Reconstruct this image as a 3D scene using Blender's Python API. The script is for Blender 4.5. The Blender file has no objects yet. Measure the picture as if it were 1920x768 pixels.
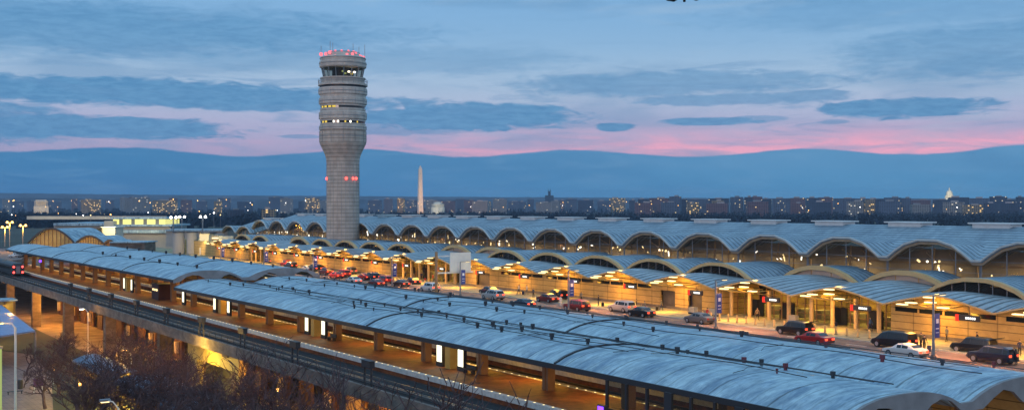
import bpy, math, random
from mathutils import Vector, Matrix
random.seed(7)
R_ = math.radians
C = bpy.context.scene.collection
# ------------------------------------------------------------------ survey frame
F = 2110.0; HY = 386.0; CAMZ = 30.0
TH = math.atan(1390 / 2110.0); S, CO = math.sin(TH), math.cos(TH)
def at(px, py, z=0.0):
    """world point of height z seen along bearing px / dip py of the survey"""
    d = F * (CAMZ - z) / (py - HY)
    return atd(px, d)
def atd(px, d):
    r = (px - 960) / F * d
    return (d * S + r * CO, d * CO - r * S)
def Zat(py, d): return CAMZ - (py - HY) * d / F
def lin(c): return tuple(((v / 12.92) if v <= .04045 else ((v + .055) / 1.055) ** 2.4) for v in c)
def s8(r, g, b): return lin((r / 255, g / 255, b / 255))

# ------------------------------------------------------------------ materials
def mat(name, col, rough=.7, metal=0, var=.15, scale=1.0, bump=0, emit=None, es=0, spec=.5, col2=None):
    m = bpy.data.materials.new(name); m.use_nodes = True
    nt = m.node_tree; N = nt.nodes; L = nt.links; b = N['Principled BSDF']
    b.inputs['Roughness'].default_value = rough; b.inputs['Metallic'].default_value = metal
    b.inputs['Specular IOR Level'].default_value = spec
    if var > 0:
        tc = N.new('ShaderNodeTexCoord'); no = N.new('ShaderNodeTexNoise'); no.inputs['Scale'].default_value = scale
        no.inputs['Detail'].default_value = 6
        L.new(tc.outputs['Object'], no.inputs['Vector'])
        rp = N.new('ShaderNodeValToRGB'); L.new(no.outputs['Fac'], rp.inputs['Fac'])
        a = tuple(max(0, c * (1 - var)) for c in (col2 or col)); d = tuple(min(1, c * (1 + var)) for c in col)
        rp.color_ramp.elements[0].position = .32; rp.color_ramp.elements[1].position = .68
        rp.color_ramp.elements[0].color = (*a, 1); rp.color_ramp.elements[1].color = (*d, 1)
        L.new(rp.outputs['Color'], b.inputs['Base Color'])
        if bump:
            bp = N.new('ShaderNodeBump'); bp.inputs['Strength'].default_value = bump; bp.inputs['Distance'].default_value = .1
            L.new(no.outputs['Fac'], bp.inputs['Height']); L.new(bp.outputs['Normal'], b.inputs['Normal'])
    else: b.inputs['Base Color'].default_value = (*col, 1)
    if emit: b.inputs['Emission Color'].default_value = (*emit, 1); b.inputs['Emission Strength'].default_value = es
    return m
def emat(name, col, st):
    m = bpy.data.materials.new(name); m.use_nodes = True; N = m.node_tree.nodes; N.clear()
    e = N.new('ShaderNodeEmission'); o = N.new('ShaderNodeOutputMaterial')
    e.inputs[0].default_value = (*col, 1); e.inputs[1].default_value = st
    m.node_tree.links.new(e.outputs[0], o.inputs[0]); return m
def lines(m, axis_scale, amt, width=.06, coord='Object'):
    """darken thin panel joints of a principled material: axis_scale = joints per metre on x,y,z"""
    nt = m.node_tree; N = nt.nodes; L = nt.links; b = N['Principled BSDF']
    tc = N.new('ShaderNodeTexCoord'); sp = N.new('ShaderNodeSeparateXYZ'); L.new(tc.outputs[coord], sp.inputs[0])
    acc = None
    for k, sc in enumerate(axis_scale):
        if not sc: continue
        a = N.new('ShaderNodeMath'); a.operation = 'MULTIPLY'; a.inputs[1].default_value = sc; L.new(sp.outputs[k], a.inputs[0])
        f = N.new('ShaderNodeMath'); f.operation = 'FRACT'; L.new(a.outputs[0], f.inputs[0])
        g = N.new('ShaderNodeMath'); g.operation = 'LESS_THAN'; g.inputs[1].default_value = width * (1 if not isinstance(width, tuple) else 1); L.new(f.outputs[0], g.inputs[0])
        if acc is None: acc = g
        else:
            q = N.new('ShaderNodeMath'); q.operation = 'MAXIMUM'; L.new(acc.outputs[0], q.inputs[0]); L.new(g.outputs[0], q.inputs[1]); acc = q
    mx = N.new('ShaderNodeMix'); mx.data_type = 'RGBA'; mx.blend_type = 'MULTIPLY'
    fm = N.new('ShaderNodeMath'); fm.operation = 'MULTIPLY'; fm.inputs[1].default_value = amt; L.new(acc.outputs[0], fm.inputs[0])
    L.new(fm.outputs[0], mx.inputs['Factor'])
    src = b.inputs['Base Color']
    if src.is_linked: L.new(src.links[0].from_socket, mx.inputs['A'])
    else: mx.inputs['A'].default_value = src.default_value
    mx.inputs['B'].default_value = (.05, .05, .05, 1)
    L.new(mx.outputs['Result'], b.inputs['Base Color']); return m
def glassmat(name, tint, tr, rough=.08):
    m = bpy.data.materials.new(name); m.use_nodes = True; N = m.node_tree.nodes; L = m.node_tree.links; N.clear()
    t = N.new('ShaderNodeBsdfTransparent'); t.inputs[0].default_value = (*tint, 1)
    g = N.new('ShaderNodeBsdfPrincipled'); g.inputs['Base Color'].default_value = (.05, .055, .06, 1); g.inputs['Roughness'].default_value = rough
    x = N.new('ShaderNodeMixShader'); x.inputs[0].default_value = 1 - tr; o = N.new('ShaderNodeOutputMaterial')
    L.new(t.outputs[0], x.inputs[1]); L.new(g.outputs[0], x.inputs[2]); L.new(x.outputs[0], o.inputs[0]); return m
def windows_mat(name, wall, lit, sx, sz, frac, strength):
    """far facades: grid of windows, some of them lit"""
    m = bpy.data.materials.new(name); m.use_nodes = True; N = m.node_tree.nodes; L = m.node_tree.links; b = N['Principled BSDF']
    b.inputs['Roughness'].default_value = .8
    tc = N.new('ShaderNodeTexCoord'); sp = N.new('ShaderNodeSeparateXYZ'); L.new(tc.outputs['Object'], sp.inputs[0])
    def M(op, a, bb=None):
        n = N.new('ShaderNodeMath'); n.operation = op
        for i, v in enumerate((a, bb)):
            if v is None: continue
            if isinstance(v, (int, float)): n.inputs[i].default_value = v
            else: L.new(v, n.inputs[i])
        return n.outputs[0]
    h = M('ADD', sp.outputs[0], sp.outputs[1]); u = M('MULTIPLY', h, 1 / sx); v = M('MULTIPLY', sp.outputs[2], 1 / sz)
    w = M('MULTIPLY', M('MULTIPLY', M('GREATER_THAN', M('FRACT', u), .3), M('GREATER_THAN', M('FRACT', v), .4)), 1)
    cb = N.new('ShaderNodeCombineXYZ'); L.new(M('FLOOR', u), cb.inputs[0]); L.new(M('FLOOR', v), cb.inputs[1])
    oi = N.new('ShaderNodeObjectInfo'); L.new(M('MULTIPLY', oi.outputs['Random'], 97), cb.inputs[2])
    wn = N.new('ShaderNodeTexWhiteNoise'); L.new(cb.outputs[0], wn.inputs[0])
    no = N.new('ShaderNodeTexNoise'); no.inputs['Scale'].default_value = .03; L.new(tc.outputs['Object'], no.inputs[0])
    geo = N.new('ShaderNodeNewGeometry'); sn = N.new('ShaderNodeSeparateXYZ'); L.new(geo.outputs['Normal'], sn.inputs[0])
    side = M('LESS_THAN', M('ABSOLUTE', sn.outputs[2]), .5)
    on = M('MULTIPLY', M('MULTIPLY', w, M('LESS_THAN', wn.outputs['Value'], frac)), side)
    mx = N.new('ShaderNodeMix'); mx.data_type = 'RGBA'; L.new(M('MULTIPLY', w, side), mx.inputs['Factor'])
    mx.inputs['A'].default_value = (*wall, 1); mx.inputs['B'].default_value = (.03, .04, .06, 1)
    L.new(mx.outputs['Result'], b.inputs['Base Color'])
    b.inputs['Emission Color'].default_value = (*lit, 1)
    L.new(M('MULTIPLY', on, strength), b.inputs['Emission Strength'])
    return m

M = {}
M['ground'] = mat('ground_dark', (.05, .055, .04), .95, var=.4, scale=.02)
M['asphalt'] = mat('asphalt', (.30, .20, .16), .85, var=.22, scale=.35, bump=.1)
M['street'] = mat('street_asphalt', (.22, .17, .14), .8, var=.4, scale=.25)
M['pave'] = mat('sidewalk_concrete', (.38, .33, .20), .85, var=.15, scale=.8)
lines(M['pave'], (.33, .33, 0), .5, .05)
M['plaza'] = mat('plaza_paving', (.24, .17, .15), .9, var=.18, scale=.6); lines(M['plaza'], (1.2, 1.2, 0), .3, .08)
M['kerb'] = mat('kerb_stone', (.4, .38, .33), .8)
M['paint'] = mat('road_paint', (.75, .73, .65), .7, var=.2, scale=3)
M['tower'] = mat('tower_panels', (.64, .50, .40), .55, var=.10, scale=.5)
lines(M['tower'], (0, 0, 1.0), .45, .2)
M['tower2'] = mat('tower_drum_panels', (.68, .56, .47), .5, var=.1, scale=.6)
M['darkmet'] = mat('dark_metal', (.035, .035, .04), .5, var=0)
M['midmet'] = mat('grey_metal', (.25, .26, .28), .45, .3, var=.1)
M['whitemet'] = mat('white_metal', (.7, .7, .68), .5, var=.06)
M['concrete'] = mat('concrete', (.22, .18, .155), .85, var=.25, scale=.5, bump=.2)
M['concrete_dk'] = mat('weathered_concrete', (.12, .10, .09), .9, var=.35, scale=.4, bump=.2)
M['tan'] = mat('tan_facade_panels', (.56, .37, .13), .7, var=.06, scale=.4)
lines(M['tan'], (0, 0, 1.15), .65, .11); lines(M['tan'], (0, .2667, 0), .4, .05)
M['rim'] = mat('tan_arch_rim', (.60, .40, .18), .5, var=.08, scale=.6)
M['rimp'] = mat('pale_infill_panels', (.62, .52, .44), .6, var=.08)
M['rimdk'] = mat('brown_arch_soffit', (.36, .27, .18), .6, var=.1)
M['rimw'] = mat('pale_arch_rim', (.50, .50, .47), .45, var=.08, scale=.6)
M['roofT'] = mat('terminal_standing_seam', (.33, .43, .49), .5, .1, var=.12, scale=.25, bump=.05)
lines(M['roofT'], (.95, 0, 0), .68, .24)
M['roofC'] = mat('canopy_corrugated', (.42, .49, .52), .38, .2, var=.12, scale=.4)
lines(M['roofC'], (0, .95, 0), .8, .3)
M['glassdk'] = glassmat('clerestory_glass', (.95, .92, .85), .66)
M['glasscl'] = glassmat('door_glass', (.9, .93, .85), .75)
M['glassblk'] = mat('dark_glass', (.015, .018, .02), .08, var=0)
M['interior'] = mat('interior_wall', (.45, .40, .32), .9, var=.3, scale=.2)
M['platform'] = mat('hexagonal_tile_floor', (.30, .10, .03), .6, var=.25, scale=1.2)
M['edge'] = mat('granite_edge', (.55, .52, .48), .7, var=.15, scale=2)
M['ballast'] = mat('track_ballast', (.022, .021, .024), .95, var=.4, scale=4)
M['gable'] = mat('gable_concrete', (.26, .25, .25), .85, var=.2, scale=.6)
M['rail'] = mat('steel_rail', (.35, .31, .28), .35, .8, var=.1)
M['bronze'] = mat('bronze_column', (.24, .13, .065), .5, var=.15, scale=1)
M['yellow'] = mat('ochre_panel', (.55, .35, .08), .6, var=.1)
M['bark'] = mat('bare_bark', (.10, .06, .06), .95, var=.3, scale=2)
M['woods'] = mat('distant_trees', (.02, .035, .06), 1, var=.5, scale=.02)
M['oxbrown'] = mat('brown_brick', (.09, .045, .03), .85, var=.3, scale=.8)
M['tyre'] = mat('tyre_rubber', (.02, .02, .02), .85, var=0)
M['alloy'] = mat('alloy_rim', (.45, .45, .47), .35, .7, var=0)
M['carglass'] = mat('car_glass', (.02, .025, .03), .06, var=0)
M['skin'] = mat('skin', (.42, .25, .18), .6, var=0)
M['hair'] = mat('hair', (.03, .022, .018), .7, var=0)
M['banner'] = mat('blue_banner', (.03, .06, .28), .6, var=.05)
M['bannerlit'] = mat('banner_emblem', (.75, .75, .8), .6, var=0)
M['redsign'] = emat('red_sign_light', (1, .05, .03), 1.2)
M['textlit'] = emat('sign_letters_light', (1, .95, .85), 2.0)
M['lum'] = emat('warm_luminaire', (1, .74, .34), 2.6)
M['lumw'] = emat('white_luminaire', (1, .93, .78), 4.0)
M['panelw'] = emat('backlit_panel', (1, .93, .66), 2.0)
M['lampor'] = emat('sodium_lamp', (1, .5, .12), 8.0)
M['lampwh'] = emat('white_lamp', (1, .95, .9), 14.0)
M['redbeacon'] = emat('red_beacon', (1, .06, .05), 6.0)
M['pinklamp'] = emat('pink_roof_light', (1, .2, .25), 1.5)
M['violet'] = emat('violet_light', (.18, .05, 1), 3.5)
M['bluelamp'] = emat('blue_light', (.12, .12, 1), 9.0)
M['yelwin'] = emat('yellow_lit_window', (1, .72, .12), .9)
M['grnwin'] = emat('green_yellow_window', (.62, .75, .25), .6)
M['taillit'] = emat('tail_light_on', (1, .08, .03), 3.0)
M['tail'] = mat('tail_light_off', (.35, .02, .01), .3, var=0)
M['headl'] = mat('headlight_lens', (.7, .7, .68), .2, var=0)
M['headlit'] = emat('headlight_on', (1, .9, .7), 4)
M['facewarm'] = mat('pale_stone', (.62, .58, .5), .8, var=.08, scale=.05)

# station roof: membrane with streaks and patches
def streaks(m, scl, dark, lo=.38, hi=.6, fac=.85, fine=4.0):
    nt = m.node_tree; N = nt.nodes; L = nt.links; b = N['Principled BSDF']
    tc = N.new('ShaderNodeTexCoord'); src = b.inputs['Base Color'].links[0].from_socket
    for k, (q, f_) in enumerate(((1, fac), (fine, fac * .6))):
        mp = N.new('ShaderNodeMapping'); mp.inputs['Scale'].default_value = tuple(v * q for v in scl); mp.inputs['Location'].default_value = (k * 7, k * 3, 0)
        L.new(tc.outputs['Object'], mp.inputs[0])
        n1 = N.new('ShaderNodeTexNoise'); n1.inputs['Scale'].default_value = 1.0; n1.inputs['Detail'].default_value = 10; n1.inputs['Roughness'].default_value = .65; n1.inputs['Distortion'].default_value = .8
        L.new(mp.outputs[0], n1.inputs[0])
        r = N.new('ShaderNodeValToRGB'); r.color_ramp.elements[0].position = lo; r.color_ramp.elements[0].color = (*dark, 1)
        r.color_ramp.elements[1].position = hi; r.color_ramp.elements[1].color = (1, 1, 1, 1); L.new(n1.outputs[0], r.inputs[0])
        mx = N.new('ShaderNodeMix'); mx.data_type = 'RGBA'; mx.blend_type = 'MULTIPLY'; mx.inputs['Factor'].default_value = f_
        L.new(src, mx.inputs['A']); L.new(r.outputs[0], mx.inputs['B']); src = mx.outputs['Result']
    L.new(src, b.inputs['Base Color']); return m
def station_roof_mat():
    m = mat('station_roof_membrane', (.48, .63, .68), .6, 0, var=.14, scale=.9, bump=.25)
    streaks(m, (.18, .7, .2), (.38, .46, .58), .36, .58, .9)
    lines(m, (0, .55, 0), .22, .09); return lines(m, (0, .159, 0), .5, .03)
streaks(M['roofT'], (.25, .5, .3), (.55, .6, .68), .36, .6, .8); streaks(M['roofC'], (.3, .8, .3), (.5, .55, .6), .36, .6, .8)
streaks(M['tower'], (.2, .2, .06), (.6, .58, .58), .36, .6, .6); streaks(M['tower2'], (.25, .25, .1), (.6, .58, .58), .36, .6, .6)
streaks(M['tan'], (.3, .3, .5), (.7, .66, .6), .36, .6, .6); streaks(M['asphalt'], (.35, .06, .3), (.6, .6, .62), .36, .6, .9)
streaks(M['platform'], (.3, .3, .3), (.55, .5, .5), .36, .6, .9); streaks(M['concrete'], (.3, .3, .9), (.5, .5, .5), .36, .6, .8)
M['roofS'] = station_roof_mat()

# ------------------------------------------------------------------ mesh builder
class MB:
    def __init__(s): s.v = []; s.f = []; s.m = []
    def add(s, vs, fs, mi=0):
        o = len(s.v); s.v += [tuple(v) for v in vs]; s.f += [tuple(o + i for i in f) for f in fs]; s.m += [mi] * len(fs); return s
    def box(s, x0, x1, y0, y1, z0, z1, mi=0):
        return s.add([(x0, y0, z0), (x1, y0, z0), (x1, y1, z0), (x0, y1, z0), (x0, y0, z1), (x1, y0, z1), (x1, y1, z1), (x0, y1, z1)],
                     [(0, 3, 2, 1), (4, 5, 6, 7), (0, 1, 5, 4), (1, 2, 6, 5), (2, 3, 7, 6), (3, 0, 4, 7)], mi)
    def cb(s, x, y, z, sx, sy, sz, mi=0): return s.box(x - sx / 2, x + sx / 2, y - sy / 2, y + sy / 2, z, z + sz, mi)
    def tube(s, pts, r, n=6, mi=0, caps=True):
        pts = [Vector(p) for p in pts]; rs = r if isinstance(r, (list, tuple)) else [r] * len(pts); o = len(s.v); vs = []; fs = []
        for i, p in enumerate(pts):
            t = (pts[min(i + 1, len(pts) - 1)] - pts[max(i - 1, 0)]).normalized()
            a = t.cross(Vector((0, 0, 1)));
            if a.length < .05: a = Vector((1, 0, 0))
            a.normalize(); b = t.cross(a)
            for k in range(n):
                q = 2 * math.pi * k / n; vs.append(p + (a * math.cos(q) + b * math.sin(q)) * rs[i])
        for i in range(len(pts) - 1):
            for k in range(n):
                k2 = (k + 1) % n; fs.append((i * n + k, i * n + k2, (i + 1) * n + k2, (i + 1) * n + k))
        if caps: fs.append(tuple(range(n - 1, -1, -1))); fs.append(tuple((len(pts) - 1) * n + k for k in range(n)))
        return s.add(vs, fs, mi)
    def lathe(s, prof, c=(0, 0), n=24, mi=0):
        vs = []; fs = []
        for r, z in prof:
            for k in range(n):
                q = 2 * math.pi * k / n; vs.append((c[0] + r * math.cos(q), c[1] + r * math.sin(q), z))
        for i in range(len(prof) - 1):
            for k in range(n):
                k2 = (k + 1) % n; fs.append((i * n + k, i * n + k2, (i + 1) * n + k2, (i + 1) * n + k))
        fs.append(tuple(range(n - 1, -1, -1))); fs.append(tuple((len(prof) - 1) * n + k for k in range(n)))
        return s.add(vs, fs, mi)
    def sheet(s, fn, us, vs_, th=.12, mi=0):
        """solid sheet: fn(u,v)->(x,y,z) top, thickness th below"""
        nu, nv = len(us), len(vs_); top = [fn(u, v) for u in us for v in vs_]; bot = [(x, y, z - th) for x, y, z in top]; fs = []
        n = nu * nv
        for i in range(nu - 1):
            for j in range(nv - 1):
                a, b, c, d = i * nv + j, (i + 1) * nv + j, (i + 1) * nv + j + 1, i * nv + j + 1
                fs.append((a, b, c, d)); fs.append((n + d, n + c, n + b, n + a))
        for i in range(nu - 1):
            for j in (0, nv - 1):
                a, b = i * nv + j, (i + 1) * nv + j; fs.append((a, b, n + b, n + a))
        for j in range(nv - 1):
            for i in (0, nu - 1):
                a, b = i * nv + j, i * nv + j + 1; fs.append((a, b, n + b, n + a))
        return s.add(top + bot, fs, mi)
    def sphere(s, c, r, n=8, mi=0, sz=1):
        prof = [(r * math.sin(math.pi * i / n) + 1e-4, c[2] - r * sz * math.cos(math.pi * i / n)) for i in range(n + 1)]
        return s.lathe(prof, c, n + 2, mi)
    def build(s, name, mats, parent=None, smooth=False, origin=None):
        me = bpy.data.meshes.new(name)
        og = Vector(origin) if origin else Vector((0, 0, 0))
        if parent is not None and origin is None: og = wpos(parent)
        me.from_pydata([(v[0] - og.x, v[1] - og.y, v[2] - og.z) for v in s.v], [], s.f)
        if not isinstance(mats, (list, tuple)): mats = [mats]
        for m in mats: me.materials.append(M[m] if isinstance(m, str) else m)
        me.polygons.foreach_set('material_index', s.m)
        if smooth: me.polygons.foreach_set('use_smooth', [True] * len(s.f))
        me.update()
        o = bpy.data.objects.new(name, me); C.objects.link(o)
        if parent is not None: o.parent = parent
        else: o.location = og
        return o
def wpos(o):
    p = Vector((0, 0, 0))
    while o is not None: p += o.location; o = o.parent
    return p
def tag(o, label=None, cat=None, group=None, kind=None):
    if label: o['label'] = label
    if cat: o['category'] = cat
    if group: o['group'] = group
    if kind: o['kind'] = kind
    return o
def thing(name, label, cat, loc=(0, 0, 0), group=None):
    o = bpy.data.objects.new(name, None); C.objects.link(o); o.location = loc; o.empty_display_size = .5
    return tag(o, label, cat, group)
def dup(root, loc=None, rz=None, label=None, group=None, cat=None):
    def cp(o, par):
        c = o.copy(); C.objects.link(c); c.parent = par
        for ch in o.children: cp(ch, c)
        return c
    r = cp(root, None)
    if loc is not None: r.location = loc
    if rz is not None: r.rotation_euler.z = rz
    return tag(r, label, cat, group)
def struct(name, mb, m, smooth=False): return tag(mb.build(name, m, smooth=smooth), kind='structure')
def point(loc, w, col, r=.15, name='lamp_light'):
    l = bpy.data.lights.new(name, 'POINT'); l.energy = w; l.color = col; l.shadow_soft_size = r
    o = bpy.data.objects.new(name, l); o.location = loc; C.objects.link(o); return o
def area(loc, w, col, sx, sy, d=(0, 0, -1), name='lamp_light'):
    l = bpy.data.lights.new(name, 'AREA'); l.shape = 'RECTANGLE'; l.size = sx; l.size_y = sy; l.energy = w; l.color = col
    o = bpy.data.objects.new(name, l); o.location = loc; o.rotation_euler = Vector(d).to_track_quat('-Z', 'Y').to_euler(); C.objects.link(o); return o
def rng(a, b, n): return [a + (b - a) * i / (n - 1) for i in range(n)]
SOD = (1, .48, .05); WARM = (1, .62, .13)

exec_parts = []
# ================================================================== SETTING
g = MB(); g.add([(-9000, -3000, 0), (26000, -3000, 0), (26000, 26000, 0), (-9000, 26000, 0)], [(0, 1, 2, 3)]); struct('ground', g, 'ground')
# upper departures road deck (z 14), in front of terminal
RZ = 14.0; KX = 107.7
b = MB(); b.box(91.5, KX, 20, 470, 13.2, RZ); struct('upper_road', b, 'asphalt')
b = MB(); b.box(KX, KX + .3, 20, 470, 13.2, RZ + .15); struct('kerb', b, 'kerb')
b = MB(); b.box(KX + .3, 124, 20, 470, 13.2, RZ + .15 - .004); struct('sidewalk', b, 'pave')
b = MB()
y = 40
while y < 330:
    b.box(100.6, 100.75, y, y + 3, RZ + .004, RZ + .008); b.box(104.4, 104.55, y, y + 3, RZ + .004, RZ + .008); y += 9
b.box(96.6, 96.75, 30, 400, RZ + .004, RZ + .008)
struct('road_marking', b, 'paint')
b = MB(); b.box(91.1, 91.5, 20, 470, 0, 14.9); tag(b.build('retaining_wall', 'concrete_dk'), 'low concrete parapet wall between the metro station roofs and the departures road', 'wall')
# ground level street and plaza
b = MB(); b.add([(54, 30, .01), (91, 30, .01), (91, 480, .01), (54, 480, .01)], [(0, 1, 2, 3)]); struct('street', b, 'street')
b = MB(); b.add([(*at(-60, 770), .012), (*at(100, 775), .012), (*at(96, 700), .012), (*at(60, 664), .012), (*at(-60, 650), .012)], [(0, 1, 2, 3, 4)]); struct('plaza', b, 'plaza')

# ================================================================== TERMINAL
def arch(u, p=2.1):   # u in -1..1
    return max(0, 1 - abs(u) ** p)
NB = 8
US = rng(-1, 1, NB + 1)
term = thing('airport_terminal', 'long airport terminal with rows of blue vaulted roofs and glowing tan facade', 'airport terminal', (125, 200, 14))
AC = [68.4 + 15 * i for i in range(-1, 22)]        # 53.4 .. 383.4
RX = 134.8
def poly(u, w=.90, pts=((0, 1), (.23, 1), (.57, .75), (.8, .38), (1, 0))):
    u = abs(u) / w
    if u >= 1: return 0
    for (p, q), (s_, t_) in zip(pts[:-1], pts[1:]):
        if u <= s_: return q + (t_ - q) * (u - p) / (s_ - p)
    return 0
UA = [-1, -.95, -.9, -.81, -.72, -.61, -.513, -.36, -.207, 0, .207, .36, .513, .61, .72, .81, .9, .95, 1]
def rowA_z(c): return (22.75, 2.55) if c < 360 else (21.0, 2.1)
rr = random.Random(3)
for c in AC:
    zv, ri = rowA_z(c)
    n = 11
    def fn(x, u, c=c, zv=zv, ri=ri):
        q = x - RX; pl_ = zv + .30 * min(max(q, 0), 14.2) - .03 * max(0, q - 14.2)
        return (x, c + 7.5 * u, max(pl_, zv + ri * poly(u)))
    b = MB(); b.sheet(fn, [RX - 1.1] + [RX + .75 * k for k in range(13)] + [RX + 11, RX + 14.2, RX + 19, RX + 24], UA, .25); b.build('roof_vault', 'roofT', term)
    b = MB()  # pale rim along the front arch
    b.sheet(lambda x, u: (x, c + 7.5 * u, zv + .1 + ri * poly(u)), [RX - 1.3, RX - 1.0], UA, .24); b.build('arch_rim', 'rimw', term)
    b = MB(); b.sheet(lambda x, u: (x, c + 7.5 * u, zv - .26 + ri * poly(u)), [RX - .8, RX - .3], UA, .36); b.build('arch_soffit', 'rimdk', term)
    b = MB()  # glass lunette with its own mullions
    for i in range(len(UA) - 1):
        u0, u1 = UA[i], UA[i + 1]
        b.add([(RX, c + 7.5 * u0, 19.3), (RX, c + 7.5 * u1, 19.3), (RX, c + 7.5 * u1, zv - .2 + ri * poly(u1)), (RX, c + 7.5 * u0, zv - .2 + ri * poly(u0))], [(0, 1, 2, 3)])
    gl = b.build('arch_window', 'glassdk', term)
    b = MB()
    for i in range(0, NB + 1, 2):
        u = US[i]; b.box(RX - .12, RX - .02, c + 7.4 * u - .06, c + 7.4 * u + .06, 19.3, zv - .25 + ri * poly(u))
    for z in (21.0, 22.6, 24.2):
        w = max([v for v in UA if zv - .3 + ri * poly(v) >= z] or [0]) * 7.4
        if w > 1: b.box(RX - .1, RX - .01, c - w, c + w, z, z + .06)
    b.build('mullions', 'midmet', gl)
    b = MB()
    for k in (-3.7, 0, 3.7): b.tube([(RX + 5, c + k, 19), (RX + 5, c + k * .9, zv + 1.2)], .16, 5); b.tube([(RX + 5, c + k * .9, 22.2), (RX + 1.5, c + k - 1.6, zv + .7)], .1, 4)
    b.box(RX + 4.9, RX + 5.1, c - 7.4, c + 7.4, 21.6, 21.9); b.build('roof_truss', 'rim', term)
    # interior pendant lamps seen through the glass
    for k in range(rr.choice((5, 7, 9))):
        b = MB(); yy = c + rr.uniform(-5.5, 5.5); xx = RX + rr.uniform(1.5, 7); zz = rr.uniform(19.9, 22.3)
        hh = rr.uniform(.12, .3) if rr.random() < .7 else rr.uniform(.6, 1.2); b.tube([(xx, yy, zz), (xx, yy + rr.uniform(-.5, .5), zz + hh)], rr.uniform(.06, .17), 5); b.build('ceiling_lamp', 'lumw' if rr.random() < .5 else 'lum', term)
    # roof lantern
    b = MB(); b.box(RX + 13.4, RX + 16.4, c - 3.0, c + 3.0, 24, zv + 4.62); b.box(RX + 13.0, RX + 16.8, c - 3.5, c + 3.5, zv + 4.62, zv + 4.8); b.build('roof_lantern', 'whitemet', term)
b = MB(); b.box(RX + 12, RX + 12.4, 46, 391, 14, 23.5); b.build('inner_wall', 'interior', term)
b = MB(); b.box(RX + 23.5, RX + 24, 46, 391, 0, 22); b.build('rear_wall', 'tan', term)
b = MB(); b.box(RX, RX + 12, 46, 391, 18.6, 19.1); b.build('mezzanine_floor', 'concrete', term)
b = MB(); b.box(RX - .1, RX + .2, 46, 391, 14, 19.3); b.build('base_wall', 'concrete', term)
for y in rng(60, 380, 22): area((RX + 7.5, y, 22.0), 560, (1, .68, .28), 2, 8)
# row B vaults
BC = [68.4 + 15 * i for i in range(-1, 19)]        # to 338.4
REC = {98.4, 113.4, 203.4, 218.4, 308.4}
UB = [-1, -.94, -.7, -.45, -.2, 0, .2, .45, .7, .94, 1]
def pb(u): return poly(u, .94, ((0, 1), (.213, .99), (.479, .82), (.745, .50), (1, 0)))
def isrec(c): return any(abs(c - r) < .1 for r in REC)
for c in BC:
    x0 = 129. if isrec(c) else 123.
    def fn(x, u, c=c): return (x, c + 7.5 * u, 19.05 + 2.05 * pb(u))
    b = MB(); b.sheet(fn, rng(x0, RX - .1, 6), UB, .22); b.build('lower_vault', 'roofT', term)
    b = MB(); b.sheet(lambda x, u: (x, c + 7.5 * u, 19.2 + 2.05 * pb(u)), [x0 - .7, x0], UB, .5 if not isrec(c) else .65); b.build('vault_rim', 'rim', term)
    b = MB()
    for i in range(len(UB) - 1):
        u0, u1 = UB[i], UB[i + 1]
        b.add([(x0 + .3, c + 7.5 * u0, 18.6), (x0 + .3, c + 7.5 * u1, 18.6), (x0 + .3, c + 7.5 * u1, 18.9 + 2.05 * pb(u1)), (x0 + .3, c + 7.5 * u0, 18.9 + 2.05 * pb(u0))], [(0, 1, 2, 3)])
    gl = b.build('lunette_window', 'glassdk' if not isrec(c) else 'rimp', term)
    b = MB()
    for i in range(1, NB, 1 if not isrec(c) else 2): b.box(x0 + .18, x0 + .28, c + 7.5 * US[i] - .05, c + 7.5 * US[i] + .05, 18.6, 18.8 + 2.05 * pb(US[i]))
    b.box(x0 + .18, x0 + .28, c - 7.4, c + 7.4, 18.56, 18.66)
    b.build('mullions', 'midmet' if not isrec(c) else 'rim', gl)
# front canopy waves
CX = 114.8
b = MB()
for c in BC:
    back = 129. if isrec(c) else 123.4
    def fn(x, u, c=c, back=back):
        t = (x - CX) / (back - CX); a = arch(u, 1.25)
        return (x, c + 7.5 * u, (17.98 + 1.55 * a) * (1 - t) + (19.0 + (.35 if back < 125 else .9) * a) * t + .35 * math.sin(math.pi * t))
    q = MB(); q.sheet(fn, rng(CX, back, 6), rng(-1, 1, 13), .16); q.build('canopy_roof', 'roofC', term)
    q = MB(); q.sheet(lambda x, u: (x, c + 7.5 * u, 18.0 + 1.55 * arch(u, 1.25)), [CX - .12, CX], rng(-1, 1, 13), .2); q.build('canopy_edge', 'rim', term)
# facade per bay; wall plane X=116.3
WX = 116.3
def wall_bay(c, openings=(), strips=True, x=WX, y0=None, y1=None):
    y0 = c - 7.5 if y0 is None else y0; y1 = c + 7.5 if y1 is None else y1
    ys = sorted({y0, y1, *[v for o in openings for v in (o[0], o[1])], *[v for v in rng(y0, y1, 9)]})
    q = MB()
    for a, d in zip(ys[:-1], ys[1:]):
        m_ = (a + d) / 2; zb = 14.14
        for o in openings:
            if o[0] <= m_ <= o[1]: zb = o[2]
        za = 18.0 + 1.45 * arch(max(-1, min(1, (a - c) / 7.5)), 1.5); zd = 18.0 + 1.45 * arch(max(-1, min(1, (d - c) / 7.5)), 1.5)
        q.add([(x, a, zb), (x, d, zb), (x, d, zd), (x, a, za), (x + .3, a, zb), (x + .3, d, zb), (x + .3, d, zd), (x + .3, a, za)],
              [(0, 1, 2, 3), (7, 6, 5, 4), (0, 4, 5, 1), (3, 2, 6, 7), (0, 3, 7, 4), (1, 5, 6, 2)])
    q.build('wall_panel', 'tan', term)
    if strips:
        for k in range(4):
            ya = y0 + .5 + k * (y1 - y0 - 1) / 4; w = q = MB(); w.box(x - .04, x + .02, ya + .15, ya + (y1 - y0 - 1) / 4 - .15, 17.05, 17.6); w.build('strip_window', 'glassblk', term)
    q = MB(); q.box(x - .1, x, y0, y1, 14.15, 14.55); q.build('plinth', 'concrete', term)
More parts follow.
